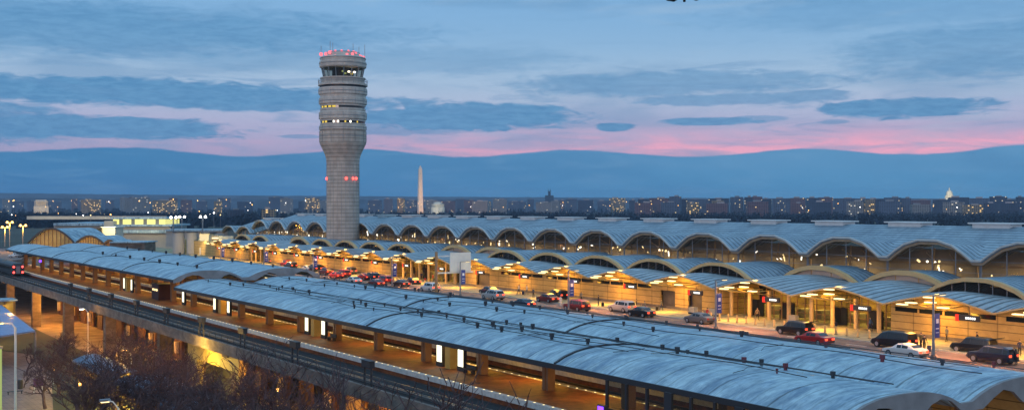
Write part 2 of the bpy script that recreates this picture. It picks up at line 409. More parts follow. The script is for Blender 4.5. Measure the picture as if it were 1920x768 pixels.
for c in BC:
    if isrec(c): continue
    if abs(c - 128.4) < .1:
        wall_bay(c, [(c - 3.5, c - .5, 16.9), (c + 2.5, c + 6, 16.9)], strips=False)
        for o in ((c - 3.5, c - .5), (c + 2.5, c + 6)):
            q = MB(); q.box(WX + .8, WX + .9, o[0] - .3, o[1] + .3, 14.15, 17); q.build('shutter_door', 'concrete_dk', term)
    elif abs(c - 188.4) < .1:
        wall_bay(c, [(c - 4, c + 1, 17.0)], strips=False); q = MB(); q.box(WX + .8, WX + .9, c - 4.3, c + 1.3, 14.15, 17); q.build('shutter_door', 'concrete_dk', term)
    else: wall_bay(c)
# recessed glass vestibules
def vestibule(c):
    vx = 119.5
    b = MB(); b.box(vx, vx + .1, c - 7.3, c + 7.3, 14.15, 18.2); gl = b.build('entrance_glazing', 'glasscl', term)
    b = MB()
    for k in range(11): yy = c - 7.2 + 1.44 * k; b.box(vx - .12, vx - .01, yy - .06, yy + .06, 14.15, 18.2)
    for z in (15.2, 16.4, 17.3): b.box(vx - .09, vx - .02, c - 7.2, c + 7.2, z, z + .08)
    b.build('frame', 'bronze', gl)
    for k in (-2.9, 2.9):
        b = MB(); b.box(vx - .3, vx - .13, c + k - 1.1, c + k - .03, 14.15, 16.5); b.box(vx - .3, vx - .13, c + k + .03, c + k + 1.1, 14.15, 16.5); b.build('door', 'glassblk', term)
    b = MB(); b.box(vx + 7, vx + 7.2, c - 7.5, c + 7.5, 14.15, 18.7); b.build('lobby_wall', 'tan', term)
    b = MB()
    for k in range(5): b.box(vx + 3, vx + 5, c - 6 + k * 3, c - 4.6 + k * 3, 14.15, 15.4)
    b.build('check_in_counter', 'interior', term)
    for k in (-5.6, -2, 1.8, 5.4):
        b = MB(); b.lathe([(.28, 14.15), (.28, 18.2)], (CX + 1.6, c + k), 10); b.build('column', 'rim', term)
    for k in (-3.5, 3.5): area((vx + 4, c + k, 17.9), 420, WARM, 3, 3)
for c in (98.4, 113.4, 203.4, 218.4, 308.4): vestibule(c)
# side returns of the boxes beside the vestibules
for yy in (90.9, 120.9, 195.9, 225.9, 300.9, 315.9):
    q = MB(); q.box(WX + .3, 124, yy - .15, yy + .15, 14.15, 18.4); q.build('return_wall', 'tan', term)
# luminaires, brackets, number signs per bay
for c in BC[1:]:
    q = MB()
    for k in (-2.6, -.9, .9, 2.6):
        q.tube([(WX, c + k, 18.3), (CX - 3.0, c + k * 1.15, 18.75 - abs(k) * .22)], .07, 4)
        q.tube([(WX, c + k, 17.6), (CX - 1.6, c + k * 1.1, 18.5 - abs(k) * .2)], .05, 4)
    q.box(CX - 3.05, CX - 2.95, c - 3.1, c + 3.1, 18.15, 18.3); q.build('light_bracket', 'yellow', term)
    for (dx, k, zz) in ((-2.6, -2.9, 18.3), (-2.2, -.9, 18.75), (-2.9, 1.2, 18.6), (-2.2, 3.0, 18.25), (-.9, 0.2, 19.2)):
        q = MB(); q.box(CX + dx - .35, CX + dx + .3, c + k - .62, c + k + .62, zz, zz + .12); q.build('luminaire', 'lum', term)
    area((CX - 2.2, c, 18.1), 760, SOD, 1.0, 7, (.55, 0, -1), 'canopy_lamp')
    area((CX - 3.4, c, 18.0), 420, SOD, 1.0, 6, (-.6, 0, -1), 'canopy_lamp')
    sy = c - 4.6
    q = MB(); q.box(CX - 1.6, CX - 1.35, sy - 2.2, sy + .4, 17.0, 17.65); q.tube([(CX - 1.5, sy - .9, 17.6), (CX - 1.5, sy - .9, 18.6)], .04, 4); sg = q.build('hanging_sign', 'darkmet', term)
    q = MB()
    for j in range(5): q.box(CX - 1.64, CX - 1.605, sy - 1.75 + j * .27, sy - 1.57 + j * .27, 17.2, 17.45)
    q.build('lettering', 'textlit', sg)
    q = MB(); q.box(CX - 1.6, CX - 1.3, sy + .5, sy + .85, 16.9, 17.65); q.build('door_number_sign', 'redsign', term)
# left end block of the terminal facade
q = MB(); q.box(117, 134, 346, 392, 0, 18.6); q.build('end_block', 'tan', term)

# ================================================================== CONTROL TOWER
d_t = 305.0; tx, ty = atd(643, d_t); k_ = d_t / F
Zt = lambda y: Zat(y, d_t)
tw = thing('control_tower', 'tall round air traffic control tower with glass cab, standing over the terminal roofs', 'control tower', (tx, ty, 0))
P = lambda *a: [(r * k_, Zt(y)) for r, y in a]
b = MB(); b.lathe([(30.5 * k_, 0)] + P((30.5, 305)), (tx, ty), 40); sh = b.build('shaft', 'tower', tw)
b = MB()
for a in range(24):
    q = a * math.pi / 12; x, y = tx + 30.6 * k_ * math.cos(q), ty + 30.6 * k_ * math.sin(q); b.tube([(x, y, 0), (x, y, Zt(306))], .035, 4)
b.build('panel_joints', 'midmet', sh)
b = MB(); b.lathe(P((30.8, 305), (31.2, 298), (33.5, 290), (38.5, 279), (43, 270), (43.5, 266), (43.5, 246)), (tx, ty), 40); b.build('flared_collar', 'tower', tw)
def ring(name, m, *a, n=40, par=None):
    b = MB(); b.lathe(P(*a), (tx, ty), n); return b.build(name, m, par or tw)
ring('floor_band', 'tower2', (41, 246), (43.8, 244), (43.8, 237), (41, 235))
ring('window_band', 'glassblk', (41.5, 235), (41.5, 226))
ring('spandrel', 'tower2', (42.2, 235.2), (42.2, 232.5)); ring('spandrel', 'tower2', (42.2, 228.2), (42.2, 225.8))
ring('spandrel', 'tower2', (42.2, 208.2), (42.2, 204.5)); ring('spandrel', 'tower2', (42.2, 200.5), (42.2, 197.8))
ring('floor_band', 'tower2', (41, 226), (44.2, 224), (44.2, 212), (41, 208))
ring('window_band', 'glassblk', (41, 208), (41, 198))
ring('floor_band', 'tower2', (41, 198), (44.4, 196), (44.4, 186), (42.5, 184), (42.5, 180), (45, 178), (45, 168), (44.5, 166))
b = MB()
for q_ in range(12):
    q = q_ * math.pi / 6 + .1
    for (r0, ya, r1, yb) in ((44.6, 266, 43.7, 247), (43.9, 244, 43.9, 237), (44.3, 224, 44.3, 212), (44.5, 196, 44.5, 187), (45.1, 178, 45.1, 168), (43.6, 266, 43.6, 258)):
        b.tube([(tx + r0 * k_ * math.cos(q), ty + r0 * k_ * math.sin(q), Zt(ya)), (tx + r1 * k_ * math.cos(q), ty + r1 * k_ * math.sin(q), Zt(yb))], .05, 4, 0) if ya != 266 else b.tube([(tx + 43.6 * k_ * math.cos(q), ty + 43.6 * k_ * math.sin(q), Zt(267)), (tx + 43.6 * k_ * math.cos(q), ty + 43.6 * k_ * math.sin(q), Zt(247))], .05, 4)
for rr_, yy in ((45.3, 173), (44.6, 191), (44.4, 218), (44, 240), (43.7, 256), (42.8, 111), (44.1, 121)):
    b.tube([(tx + rr_ * k_ * math.cos(z_ * math.pi / 20), ty + rr_ * k_ * math.sin(z_ * math.pi / 20), Zt(yy)) for z_ in range(41)], .07, 4)
b.build('panel_joints', 'midmet', sh)
ring('dark_band', 'darkmet', (43, 166), (43, 162))  # dark metal ring set in the groove between drum and gallery
ring('gallery', 'tower2', (46, 162), (46, 159), (40, 156), (40, 149), (42.5, 149), (42.5, 147))
b = MB()
for a in range(28):
    q = a * math.pi / 14; x, y = tx + 45.5 * k_ * math.cos(q), ty + 45.5 * k_ * math.sin(q); b.tube([(x, y, Zt(160)), (x, y, Zt(151))], .05, 4)
for yy in (151, 154):
    b.tube([(tx + 45.5 * k_ * math.cos(a * math.pi / 14), ty + 45.5 * k_ * math.sin(a * math.pi / 14), Zt(yy)) for a in range(29)], .05, 4)
b.build('railing', 'midmet', tw)
cabg = ring('cab_glazing', 'glassdk', (35.5, 147), (39.5, 128), n=16)
ring('cab_core', 'darkmet', (20, 147), (20, 128))
b = MB()
for a in range(16):
    q = (a) * math.pi / 8; b.tube([(tx + 35.7 * k_ * math.cos(q), ty + 35.7 * k_ * math.sin(q), Zt(147)), (tx + 39.7 * k_ * math.cos(q), ty + 39.7 * k_ * math.sin(q), Zt(128))], .13, 4)
b.build('mullions', 'midmet', cabg)
ring('cab_roof', 'tower2', (41, 129), (43.5, 127), (44, 118), (42, 116), (42.5, 110), (40, 108))
ring('roof_dome', 'tower2', (36, 109), (33, 103), (20, 98), (8, 97), n=24)
b = MB()
for a in range(20):
    q = a * math.pi / 10 + .1; r = rr.uniform(30, 41) * k_; b.sphere((tx + r * math.cos(q), ty + r * math.sin(q), Zt(rr.uniform(102, 109))), rr.uniform(.3, .55), 5)
for a in range(12):
    q = a * math.pi / 6; r = 24 * k_; b.sphere((tx + r * math.cos(q), ty + r * math.sin(q), Zt(99)), .38, 5)
b.build('roof_obstruction_lights', 'pinklamp', tw)
b = MB()
b.tube([(tx + 31 * k_ * math.cos(a * math.pi / 10), ty + 31 * k_ * math.sin(a * math.pi / 10), Zt(100)) for a in range(21)], .09, 4)
for a in range(10):
    q = a * math.pi / 5; b.tube([(tx + 31 * k_ * math.cos(q), ty + 31 * k_ * math.sin(q), Zt(109)), (tx + 31 * k_ * math.cos(q), ty + 31 * k_ * math.sin(q), Zt(99.5))], .06, 4)
b.build('equipment_rail', 'midmet', tw)
for (dx, y1) in ((-41, 86), (-24, 77), (-19, 80), (19, 82), (41, 84), (30, 88)):
    a = TH; r = dx * k_; q = MB(); x, y = tx + r * CO, ty - r * S; q.tube([(x, y, Zt(110)), (x, y, Zt(y1))], .07, 4); q.build('antenna', 'midmet', tw)
# lit cells in the two window bands and cab consoles (seen through glass)
def cell(a0, a1, y0, y1, m, r=41.25):
    q = MB(); A = -math.pi / 2 - TH; n = 3
    vs = []
    for i in range(n + 1):
        t = A + a0 + (a1 - a0) * i / n
        for z in (Zt(y0), Zt(y1)): vs.append((tx + r * k_ * math.cos(t), ty + r * k_ * math.sin(t), z))
    q.add(vs, [(2 * i, 2 * i + 2, 2 * i + 3, 2 * i + 1) for i in range(n)]); q.build('lit_window', m, tw)
for a, m in ((-1.05, 'yelwin'), (-.8, 'yelwin'), (-.55, 'yelwin'), (-.34, 'yelwin')): cell(a, a + .16, 204.2, 200.8, m, 41.6)
for a, m in ((-.98, 'yelwin'), (-.76, 'yelwin'), (-.3, 'lumw'), (-.1, 'lumw'), (.22, 'yelwin'), (.45, 'lumw'), (.8, 'yelwin')): cell(a, a + (.14 if a < -.5 else .07), 232.2, 228.6, m, 41.75)
for dx, yy, m in ((8, 142, 'grnwin'), (15, 139, 'lumw'), (20, 143, 'yelwin'), (4, 138, 'grnwin'), (25, 140, 'lumw')):
    q = MB(); x, y = tx + dx * k_ * CO - 26 * k_ * S, ty - dx * k_ * S - 26 * k_ * CO; q.cb(x, y, Zt(yy), .5, .5, .4); q.build('console_screen', m, tw)
for a in (-1.15, .35, 1.05, .8):
    t = -math.pi / 2 - TH + a; q = MB(); q.sphere((tx + 31.2 * k_ * math.cos(t), ty + 31.2 * k_ * math.sin(t), Zt(335)), .34, 6); q.build('obstruction_light', 'redbeacon', tw)

# ================================================================== METRO STATION
EX0, EX1, EX2 = 61.0, 74.6, 89.6     # eave, valley, far eave
def prof(x):     # 0..1 vault profile
    if x < EX1 - .7: u = (x - EX0) / (EX1 - .7 - EX0) * 2 - 1
    elif x < EX1 + .7: return 0
    else: u = (x - EX1 - .7) / (EX2 - EX1 - .7) * 2 - 1
    return max(0, 1 - abs(u) ** 2.6)
XS = rng(EX0, EX1 - .7, 12) + rng(EX1 + .7, EX2, 12)
def canopy(y0, y1, ze, hv, label):
    t = thing('station_canopy', label, 'station canopy', ((EX0 + EX2) / 2, (y0 + y1) / 2, 11.6))
    nseg = max(3, int((y1 - y0) / 6.3))
    ys = rng(y0, y1, nseg + 1)
    b = MB(); b.sheet(lambda x, y: (x, y, ze + hv * prof(x)), XS, ys, .3); b.build('roof', 'roofS', t, smooth=False)
    b = MB(); b.box(EX0 - .16, EX0, y0, y1, ze - .45, ze + .03); b.build('eave_fascia', 'darkmet', t)
    b = MB(); b.box(EX2, EX2 + .16, y0, y1, ze - .45, ze + .03); b.build('eave_fascia', 'darkmet', t)
    for ye, s in ((y0, -1), (y1, 1)):
        b = MB(); zi = []
        for i in range(len(XS) - 1):
            xa, xb = XS[i], XS[i + 1]
            def zl(x):
                for (o0, o1, cr) in ((62.0, 67.6, .85), (69.3, 74.0, .85), (77.2, 81.6, .85), (83.4, 88.6, .85)):
                    if o0 < x < o1:
                        u = (x - (o0 + o1) / 2) / ((o1 - o0) / 2); return ze - .55 + (hv * .9) * (1 - u * u)
                return ze - .6
            ya, yb = (ye + s * .02, ye + s * .32)
            za, zb_ = ze + hv * prof(xa) + .06, ze + hv * prof(xb) + .06; la, lb = min(zl(xa), za - .25), min(zl(xb), zb_ - .25)
            b.add([(xa, ya, la), (xb, ya, lb), (xb, ya, zb_), (xa, ya, za), (xa, yb, la), (xb, yb, lb), (xb, yb, zb_), (xa, yb, za)],
                  [(0, 1, 2, 3), (7, 6, 5, 4), (0, 4, 5, 1), (3, 2, 6, 7)])
        b.build('end_gable', 'gable', t)
    # longitudinal beams inside
    for x in (65.2, 71.4, 78.5, 85): 
        b = MB(); b.box(x - .2, x + .2, y0 + .5, y1 - .5, ze - .42, ze - .12); b.build('ceiling_beam', 'bronze', t)
    return t
canA = canopy(204.6, 378, 16.6, 1.5, 'farther pale blue double vaulted metro station roof running towards the old terminal')
canB = canopy(51.8, 203.6, 15.3, 1.3, 'nearer pale blue double vaulted metro station roof with cables, in the foreground')
def joint(t, y, ze, hv, m='darkmet', w=.28, x0=EX0, x1=EX1):
    b = MB(); xs = [x for x in XS if x0 <= x <= x1]
    b.sheet(lambda x, v: (x, y + v, ze + hv * prof(x) + .14), xs, [-w / 2, w / 2], .12); b.build('expansion_joint', m, t)
for y in (125, 85.4): joint(canB, y, 15.3, 1.3); 
joint(canB, 143, 15.3, 1.3, x0=EX1 + .6, x1=EX2); joint(canB, 104, 15.3, 1.3, x0=EX1 + .6, x1=EX2)
for y in (240, 275, 310, 345): joint(canA, y, 16.6, 1.5, w=.14, x1=EX2)
rc = random.Random(11)
def cable(t, x, y0, y1, ze, hv, amp=.25, r=.045, par=None):
    pts = []; y = y0
    ph = rc.uniform(0, 6)
    while y < y1:
        xx = x + amp * math.sin(y * .13 + ph) + amp * .5 * math.sin(y * .41 + ph); pts.append((xx, y, ze + hv * prof(xx) + .22)); y += 3
    b = MB(); b.tube(pts, r, 4); b.build('roof_cable', 'darkmet', t); return pts
def jbox(t, x, y, z, s, m='darkmet'):
    b = MB(); b.cb(x, y, z, s, s, s * 1.1); b.box(x - s * .35, x + s * .35, y - s * .35, y + s * .35, z - .25, z); b.build('junction_box', m, t)
M['redbox'] = mat('red_junction_box', (.16, .03, .04), .5, var=0)
for x, y0, y1 in ((65.4, 80, 203), (66.9, 60, 190), (67.6, 90, 203), (69.4, 56, 150), (70.9, 55, 203), (72.4, 70, 203), (78.6, 90, 190), (80.2, 54, 203), (82.9, 56, 175), (84.2, 70, 203), (86.6, 54, 203), (88.2, 60, 200)):
    pts = cable(canB, x, y0, y1, 15.3, 1.3, rc.uniform(.25, .7), rc.uniform(.03, .055))
    for i in range(1, len(pts) - 1, 2):
        if rc.random() < .42:
            p = pts[i]; jbox(canB, p[0] + rc.uniform(-.3, .3), p[1] + rc.uniform(-1, 1), p[2] + .02, rc.uniform(.15, .36), 'redbox' if p[1] < 80 and rc.random() < .4 else 'darkmet')
for k in range(26):
    y = rc.uniform(56, 195); x = rc.choice((64.5, 66, 78, 80.5, 84)); w_ = rc.uniform(1.5, 4); q_ = [(x + w_ * f, y + rc.uniform(-.6, .6), 15.3 + 1.3 * prof(x + w_ * f) + .2) for f in (0, .35, .7, 1)]
    b = MB(); b.tube(q_, .03, 4); b.build('roof_cable', 'darkmet', canB)
for x, y0, y1 in ((68, 210, 300), (82, 206, 330)):
    pts = cable(canA, x, y0, y1, 16.6, 1.5, .2, .04)
    for i in range(1, len(pts) - 1, 4):
        p = pts[i]; jbox(canA, p[0], p[1], p[2] + .05, rc.uniform(.3, .5))
# viaduct
via = thing('metro_viaduct', 'dark concrete metro viaduct on piers crossing the lower left foreground', 'viaduct', (72, 200, 0))
PZ = 11.6; TZ = 10.5
b = MB(); b.box(52.4, 90.8, -10, 620, 9.8, TZ - .05); b.build('deck', 'concrete_dk', via)
b = MB(); b.box(52.0, 52.4, -10, 620, 9.6, 11.15); b.build('parapet', 'concrete', via)
for y in [335.6 - 36.4 * k for k in range(-6, 9)]:
    for x in (55.2, 85):
        b = MB(); b.box(x - 1, x + 1, y - .9, y + .9, 0, 9.0); b.box(x - 2.2, x + 2.2, y - 1.1, y + 1.1, 8.9, 9.8); b.build('pier', 'concrete', via)
b = MB()
for x in (54, 59): b.box(x - .3, x + .3, -10, 620, 9.1, 9.8)
b.build('girder', 'concrete_dk', via)
b = MB()
y = 20
while y < 420: b.tube([(52.2, y, 11.1), (52.2, y, 12.15)], .035, 4); y += 2.5
for z in (12.15, 11.65): b.tube([(52.2, 20, z), (52.2, 420, z)], .035, 4)
b.build('guard_rail', 'darkmet', via)
# tracks
b = MB(); 
for x0, x1 in ((52.45, 59.4), (68.5, 73.7), (83.6, 90.7)): b.box(x0, x1, -10, 620, TZ - .05, TZ + .05)
struct('track_ballast', b, 'ballast')
tr = MB()
for xc in (56.2, 71.1, 86.2):
    for s in (-.72, .72): tr.box(xc + s - .06, xc + s + .06, -10, 620, TZ + .12, TZ + .3)
    tr.box(xc - 1.6, xc - 1.45, -10, 620, TZ + .2, TZ + .45)
struct('railway_track', tr, 'rail')
# platforms
def platform(x0, x1, label):
    t = thing('station_platform', label, 'platform', ((x0 + x1) / 2, 210, TZ))
    b = MB(); b.box(x0 + .6, x1 - .6, 40, 385, TZ - .1, PZ); b.build('tiled_floor', 'platform', t)
    for a, c in ((x0, x0 + .6), (x1 - .6, x1)):
        b = MB(); b.box(a, c, 40, 385, TZ + .6, PZ + .01); e = b.build('granite_edge', 'edge', t)
        b = MB(); y = 42
        while y < 380: b.cb((a + c) / 2 + .05, y, PZ + .012, .16, .16, .02); y += 1.5
        b.build('edge_lights', 'lum', e)
    return t
platform(59.5, 68.4, 'near tiled metro platform with a lit granite edge, beside the outer track')
platform(73.8, 83.5, 'far tiled metro platform between the middle and back tracks')
# far side wall
b = MB(); b.box(90.0, 90.4, 45, 380, TZ, 14.6); tag(b.build('station_side_wall', 'tan'), 'tan side wall along the back track of the metro station', 'wall')
# columns as things? they belong to the canopies
ys = [54.5 + 12.6 * i for i in range(26)]
for y in ys:
    t = canB if y < 204 else canA; top = 15.0 if y < 204 else 16.3
    if y > 376: continue
    for x in (65.2, 78.5):
        b = MB(); b.box(x - .45, x + .45, y - .5, y + .5, PZ, top); b.box(x - .55, x + .55, y - .12, y + .12, PZ, top - .02); b.build('column', 'bronze', t)
    for x in (68.0, 81.5): area((x, y + 6, top - .55), 300, SOD, 1.2, 8, (-.25, 0, -1), 'platform_lamp')
    for x in (63.0,):
        pass
    b = MB(); b.box(66.8, 67.1, y + 2.5, y + 10, top - .3, top - .2); b.build('ceiling_light_strip', 'lum', t)
    b = MB(); b.box(80.3, 80.6, y + 2.5, y + 10, top - .3, top - .2); b.build('ceiling_light_strip', 'lum', t)
# illuminated pylons in pairs (px positions along the near platform)
def pylon(px, label):
    x = 64.5; d = F / CO * x / (px + 430); y = (d - S * x) / CO
    t = thing('information_pylon', label, 'lit panel', (x, y, PZ), 'backlit panels on the near platform')
    b = MB(); b.box(x - .2, x + .2, y - .62, y + .62, PZ, PZ + .5); b.box(x - .2, x + .2, y - .72, y - .62, PZ, PZ + 2.7); b.box(x - .2, x + .2, y + .62, y + .72, PZ, PZ + 2.7); b.box(x - .2, x + .2, y - .72, y + .72, PZ + 2.7, PZ + 2.8); b.build('frame', 'darkmet', t)
    b = MB(); b.box(x - .16, x + .16, y - .62, y + .62, PZ + .5, PZ + 2.7); b.build('backlit_face', 'panelw', t)
    point((x - 1.2, y, PZ + 1.6), 25, (1, .9, .6), .4)
for px, l in ((404, 'farthest of the left pair'), (430, 'nearer of the left pair'), (577, 'farther of the middle pair'), (608, 'nearer of the middle pair'), (826, 'farther of the right pair'), (866, 'nearest of all, by a bench'), (234, 'farther one under the far roof'), (248, 'nearer one under the far roof'), (345, 'right after the dark kiosk')):
    pylon(px, 'white backlit panel on the near metro platform, ' + l)
for px, l in ((417, 'left'), (592, 'middle'), (846, 'right'), (241, 'far left')):
    x = 64.6; d = F / CO * x / (px + 430); y = (d - S * x) / CO
    b = MB(); b.box(x - .5, x + .5, y - .55, y + .55, PZ, PZ + 2.9); b.box(x - .6, x + .6, y - .65, y + .65, PZ + 2.9, PZ + 3.1)
    tag(b.build('service_pylon', 'yellow', origin=(x, y, PZ)), f'ochre service pylon between the {l} pair of white backlit panels', 'pylon', 'service pylons on the near platform')
for px, l in ((880, 'right'), (622, 'middle'), (300, 'left')):
    x = 64.2; d = F / CO * x / (px + 430); y = (d - S * x) / CO
    t = thing('platform_bench', f'dark bench on the near metro platform by the {l} group of panels' if px > 400 else 'dark bench on the near metro platform under the farther roof', 'bench', (x, y, PZ))
    b = MB(); b.box(x - .3, x + .3, y - 1, y + 1, PZ + .4, PZ + .48); b.build('seat', 'darkmet', t)
    b = MB(); b.box(x + .22, x + .3, y - 1, y + 1, PZ + .5, PZ + .9); b.build('backrest', 'darkmet', t)
    for s in (-.8, .8): b = MB(); b.box(x - .25, x + .25, y + s - .05, y + s + .05, PZ, PZ + .4); b.build('leg', 'darkmet', t)
# dark kiosk at the end of the left part (px 285-325, y 520-560)
x = 65; d = F / CO * x / (305 + 430); y = (d - S * x) / CO
t = thing('platform_kiosk', 'dark red brown kiosk where the two station roofs meet', 'kiosk', (x, y, PZ))
b = MB(); b.box(x - 1.5, x + 1.5, y - 2.4, y + 2.4, PZ, PZ + 2.9); b.build('body', mat('oxblood_panels', (.07, .02, .015), .5), t)
b = MB(); b.box(x - 1.6, x + 1.6, y - 2.5, y + 2.5, PZ + 2.9, PZ + 3.1); b.build('roof', 'darkmet', t)
for k in (-1.3, 0, 1.3): b = MB(); b.box(x - 1.55, x - 1.5, y + k - .3, y + k + .3, PZ + 1.7, PZ + 2.1); b.build('window', 'lum', t)
# trackside cabinets on twin posts along the parapet
i = 0
base = None
for px in (132, 167, 208, 256, 312, 378, 455, 553, 690):
    x = 53.0; d = F / CO * x / (px + 430); y = (d - S * x) / CO
    lab = f"dark twin-post cabinet on the viaduct parapet, {['farthest', 'second farthest', 'third farthest', 'fourth farthest', 'middle one', 'fourth nearest', 'third nearest', 'second nearest', 'nearest'][i]} of the row"
    if base is None:
        base = thing('trackside_cabinet', lab, 'cabinet', (x, y, TZ), 'cabinets along the outer track')
        b = MB(); b.box(x - .3, x + .3, y - 1.0, y + 1.0, TZ + 2.4, TZ + 3.1); b.build('box', 'darkmet', base)
        b = MB(); b.box(x - .36, x + .36, y - 1.1, y + 1.1, TZ + 3.1, TZ + 3.18); b.build('lid', 'darkmet', base)
        for s in (-.8, .8): b = MB(); b.tube([(x, y + s, TZ), (x, y + s, TZ + 2.4)], .13, 5); b.build('post', 'darkmet', base)
    else: dup(base, (x, y, TZ), None, lab)
    i += 1
# windscreen wall on near platform, px 1138..1480
def px2y(px, x): d = F / CO * x / (px + 430); return (d - S * x) / CO
t = thing('platform_windscreen', 'glazed screen wall with dark posts under the near station roof edge', 'screen wall', (60.6, 64, PZ))
y1 = px2y(1138, 60.6); y0 = 53.0
b = MB(); b.box(60.6, 60.64, y0, y1, 12.6, 14.9); b.build('glass', 'glasscl', t)
n = 9
for k in range(n + 1):
    yy = y0 + (y1 - y0) * k / n; b = MB(); w = .1 if k not in (6, 3) else .45; b.box(60.5, 60.75, yy - w, yy + w, PZ, 14.95); b.build('post', 'darkmet', t)
b = MB(); b.box(60.5, 60.7, y0, y1, 12.35, 12.55); b.build('rail', 'darkmet', t)
b = MB(); b.box(60.45, 60.6, y0, y1 + .1, PZ, 12.35); b.build('lower_panel', 'midmet', t)
yv = px2y(1130, 60.2)
t = thing('violet_sign', 'small box sign glowing violet at the end of the glazed screen', 'sign', (60.2, yv, PZ))
b = MB(); b.box(60.0, 60.4, yv - .5, yv + .5, PZ + .0, PZ + 1.2); b.build('case', 'darkmet', t)
b = MB(); b.box(59.93, 59.99, yv - .38, yv + .38, PZ + .3, PZ + 1.1); b.build('face', 'violet', t)
yb = px2y(1212, 60.2)
t = thing('blue_lamp', 'bright blue lamp on the panel below the glazed screen', 'lamp', (60.2, yb, PZ))
b = MB(); b.box(60.2, 60.44, yb - .4, yb + .4, PZ + .05, PZ + .35); b.build('housing', 'darkmet', t)
b = MB(); b.sphere((60.1, yb, PZ + .22), .15, 6); b.build('bulb', 'bluelamp', t); point((59.7, yb, PZ + .4), 14, (.15, .1, 1), .1)

# ---- metro train far left
def train():
    x = 56.2; y0 = px2y(34, 56.2)
    t = thing('metro_train', 'dark metro train with red tail lights leaving on the outer track', 'train', (x, y0, TZ + .3))
    for k in range(3):
        ya = y0 + k * 23.5; b = MB()
        b.box(x - 1.5, x + 1.5, ya, ya + 22.6, TZ + 1.0, TZ + 3.4); b.add([(x - 1.5, ya, TZ + 3.4), (x + 1.5, ya, TZ + 3.4), (x + 1.1, ya + .3, TZ + 3.9), (x - 1.1, ya + .3, TZ + 3.9), (x - 1.5, ya + 22.6, TZ + 3.4), (x + 1.5, ya + 22.6, TZ + 3.4), (x + 1.1, ya + 22.3, TZ + 3.9), (x - 1.1, ya + 22.3, TZ + 3.9)],
            [(0, 1, 2, 3), (3, 2, 6, 7), (1, 5, 6, 2), (0, 3, 7, 4), (5, 4, 7, 6)])
        b.build('carriage', 'darkmet', t)
        for s in (3, 18.5): b = MB(); b.box(x - 1.2, x + 1.2, ya + s, ya + s + 2.2, TZ + .35, TZ + 1.0); b.build('bogie', 'tyre', t)
        b = MB(); b.box(x - 1.53, x - 1.5, ya + 1.5, ya + 21, TZ + 2.1, TZ + 2.9); b.build('side_windows', 'glassblk', t)
    b = MB(); b.box(x - .5, x + .5, y0 - .03, y0, TZ + 1.2, TZ + 3.2); b.build('end_door', 'midmet', t)
    for s in (-1.1, 1.1):
        for z in (1.5, 3.0): b = MB(); b.sphere((x + s, y0 - .08, TZ + z), .28, 6); b.build('tail_light', 'redbeacon', t)
train()
x, y = 60.8, px2y(77, 60.8)
t = thing('signal_lamp', 'violet blue signal lamp at the corner of the farther station roof', 'signal', (x, y, PZ))
b = MB(); b.tube([(x, y, PZ), (x, y, 15.4)], .08, 5); b.build('post', 'darkmet', t); b = MB(); b.sphere((x - .2, y, 15.2), .35, 6); b.build('lens', 'violet', t)

# ================================================================== CARS
CARSH = {
 'sedan': (4.7, 1.82, [(-.5, .38, .80, .80, .86), (-.475, .26, .95, .96, .96), (-.36, .22, 1.0, 1.02, 1), (-.21, .22, .97, 1.36, 1), (-.03, .22, .94, 1.45, 1), (.10, .22, .92, 1.40, 1), (.25, .22, .91, .95, 1), (.43, .25, .78, .80, .96), (.5, .36, .58, .62, .82)]),
 'suv': (4.85, 1.93, [(-.5, .42, 1.0, 1.04, .9), (-.47, .3, 1.08, 1.60, .98), (-.36, .28, 1.08, 1.74, 1), (-.02, .28, 1.05, 1.78, 1), (.10, .28, 1.04, 1.70, 1), (.23, .28, 1.02, 1.08, 1), (.44, .3, .94, .97, .97), (.5, .42, .66, .72, .84)]),
 'van': (5.1, 2.0, [(-.5, .4, 1.05, 1.10, .93), (-.485, .3, 1.1, 1.78, .98), (-.36, .26, 1.1, 1.9, 1), (.05, .26, 1.06, 1.92, 1), (.2, .26, 1.03, 1.72, 1), (.36, .27, .98, 1.04, 1), (.46, .3, .84, .88, .95), (.5, .42, .62, .68, .84)]),
}
paints = {}
def paint(name, c):
    if name not in paints:
        m = mat('car_paint_' + name, c, .28, .3, var=0); m.node_tree.nodes['Principled BSDF'].inputs['Coat Weight'].default_value = .6; paints[name] = m
    return paints[name]
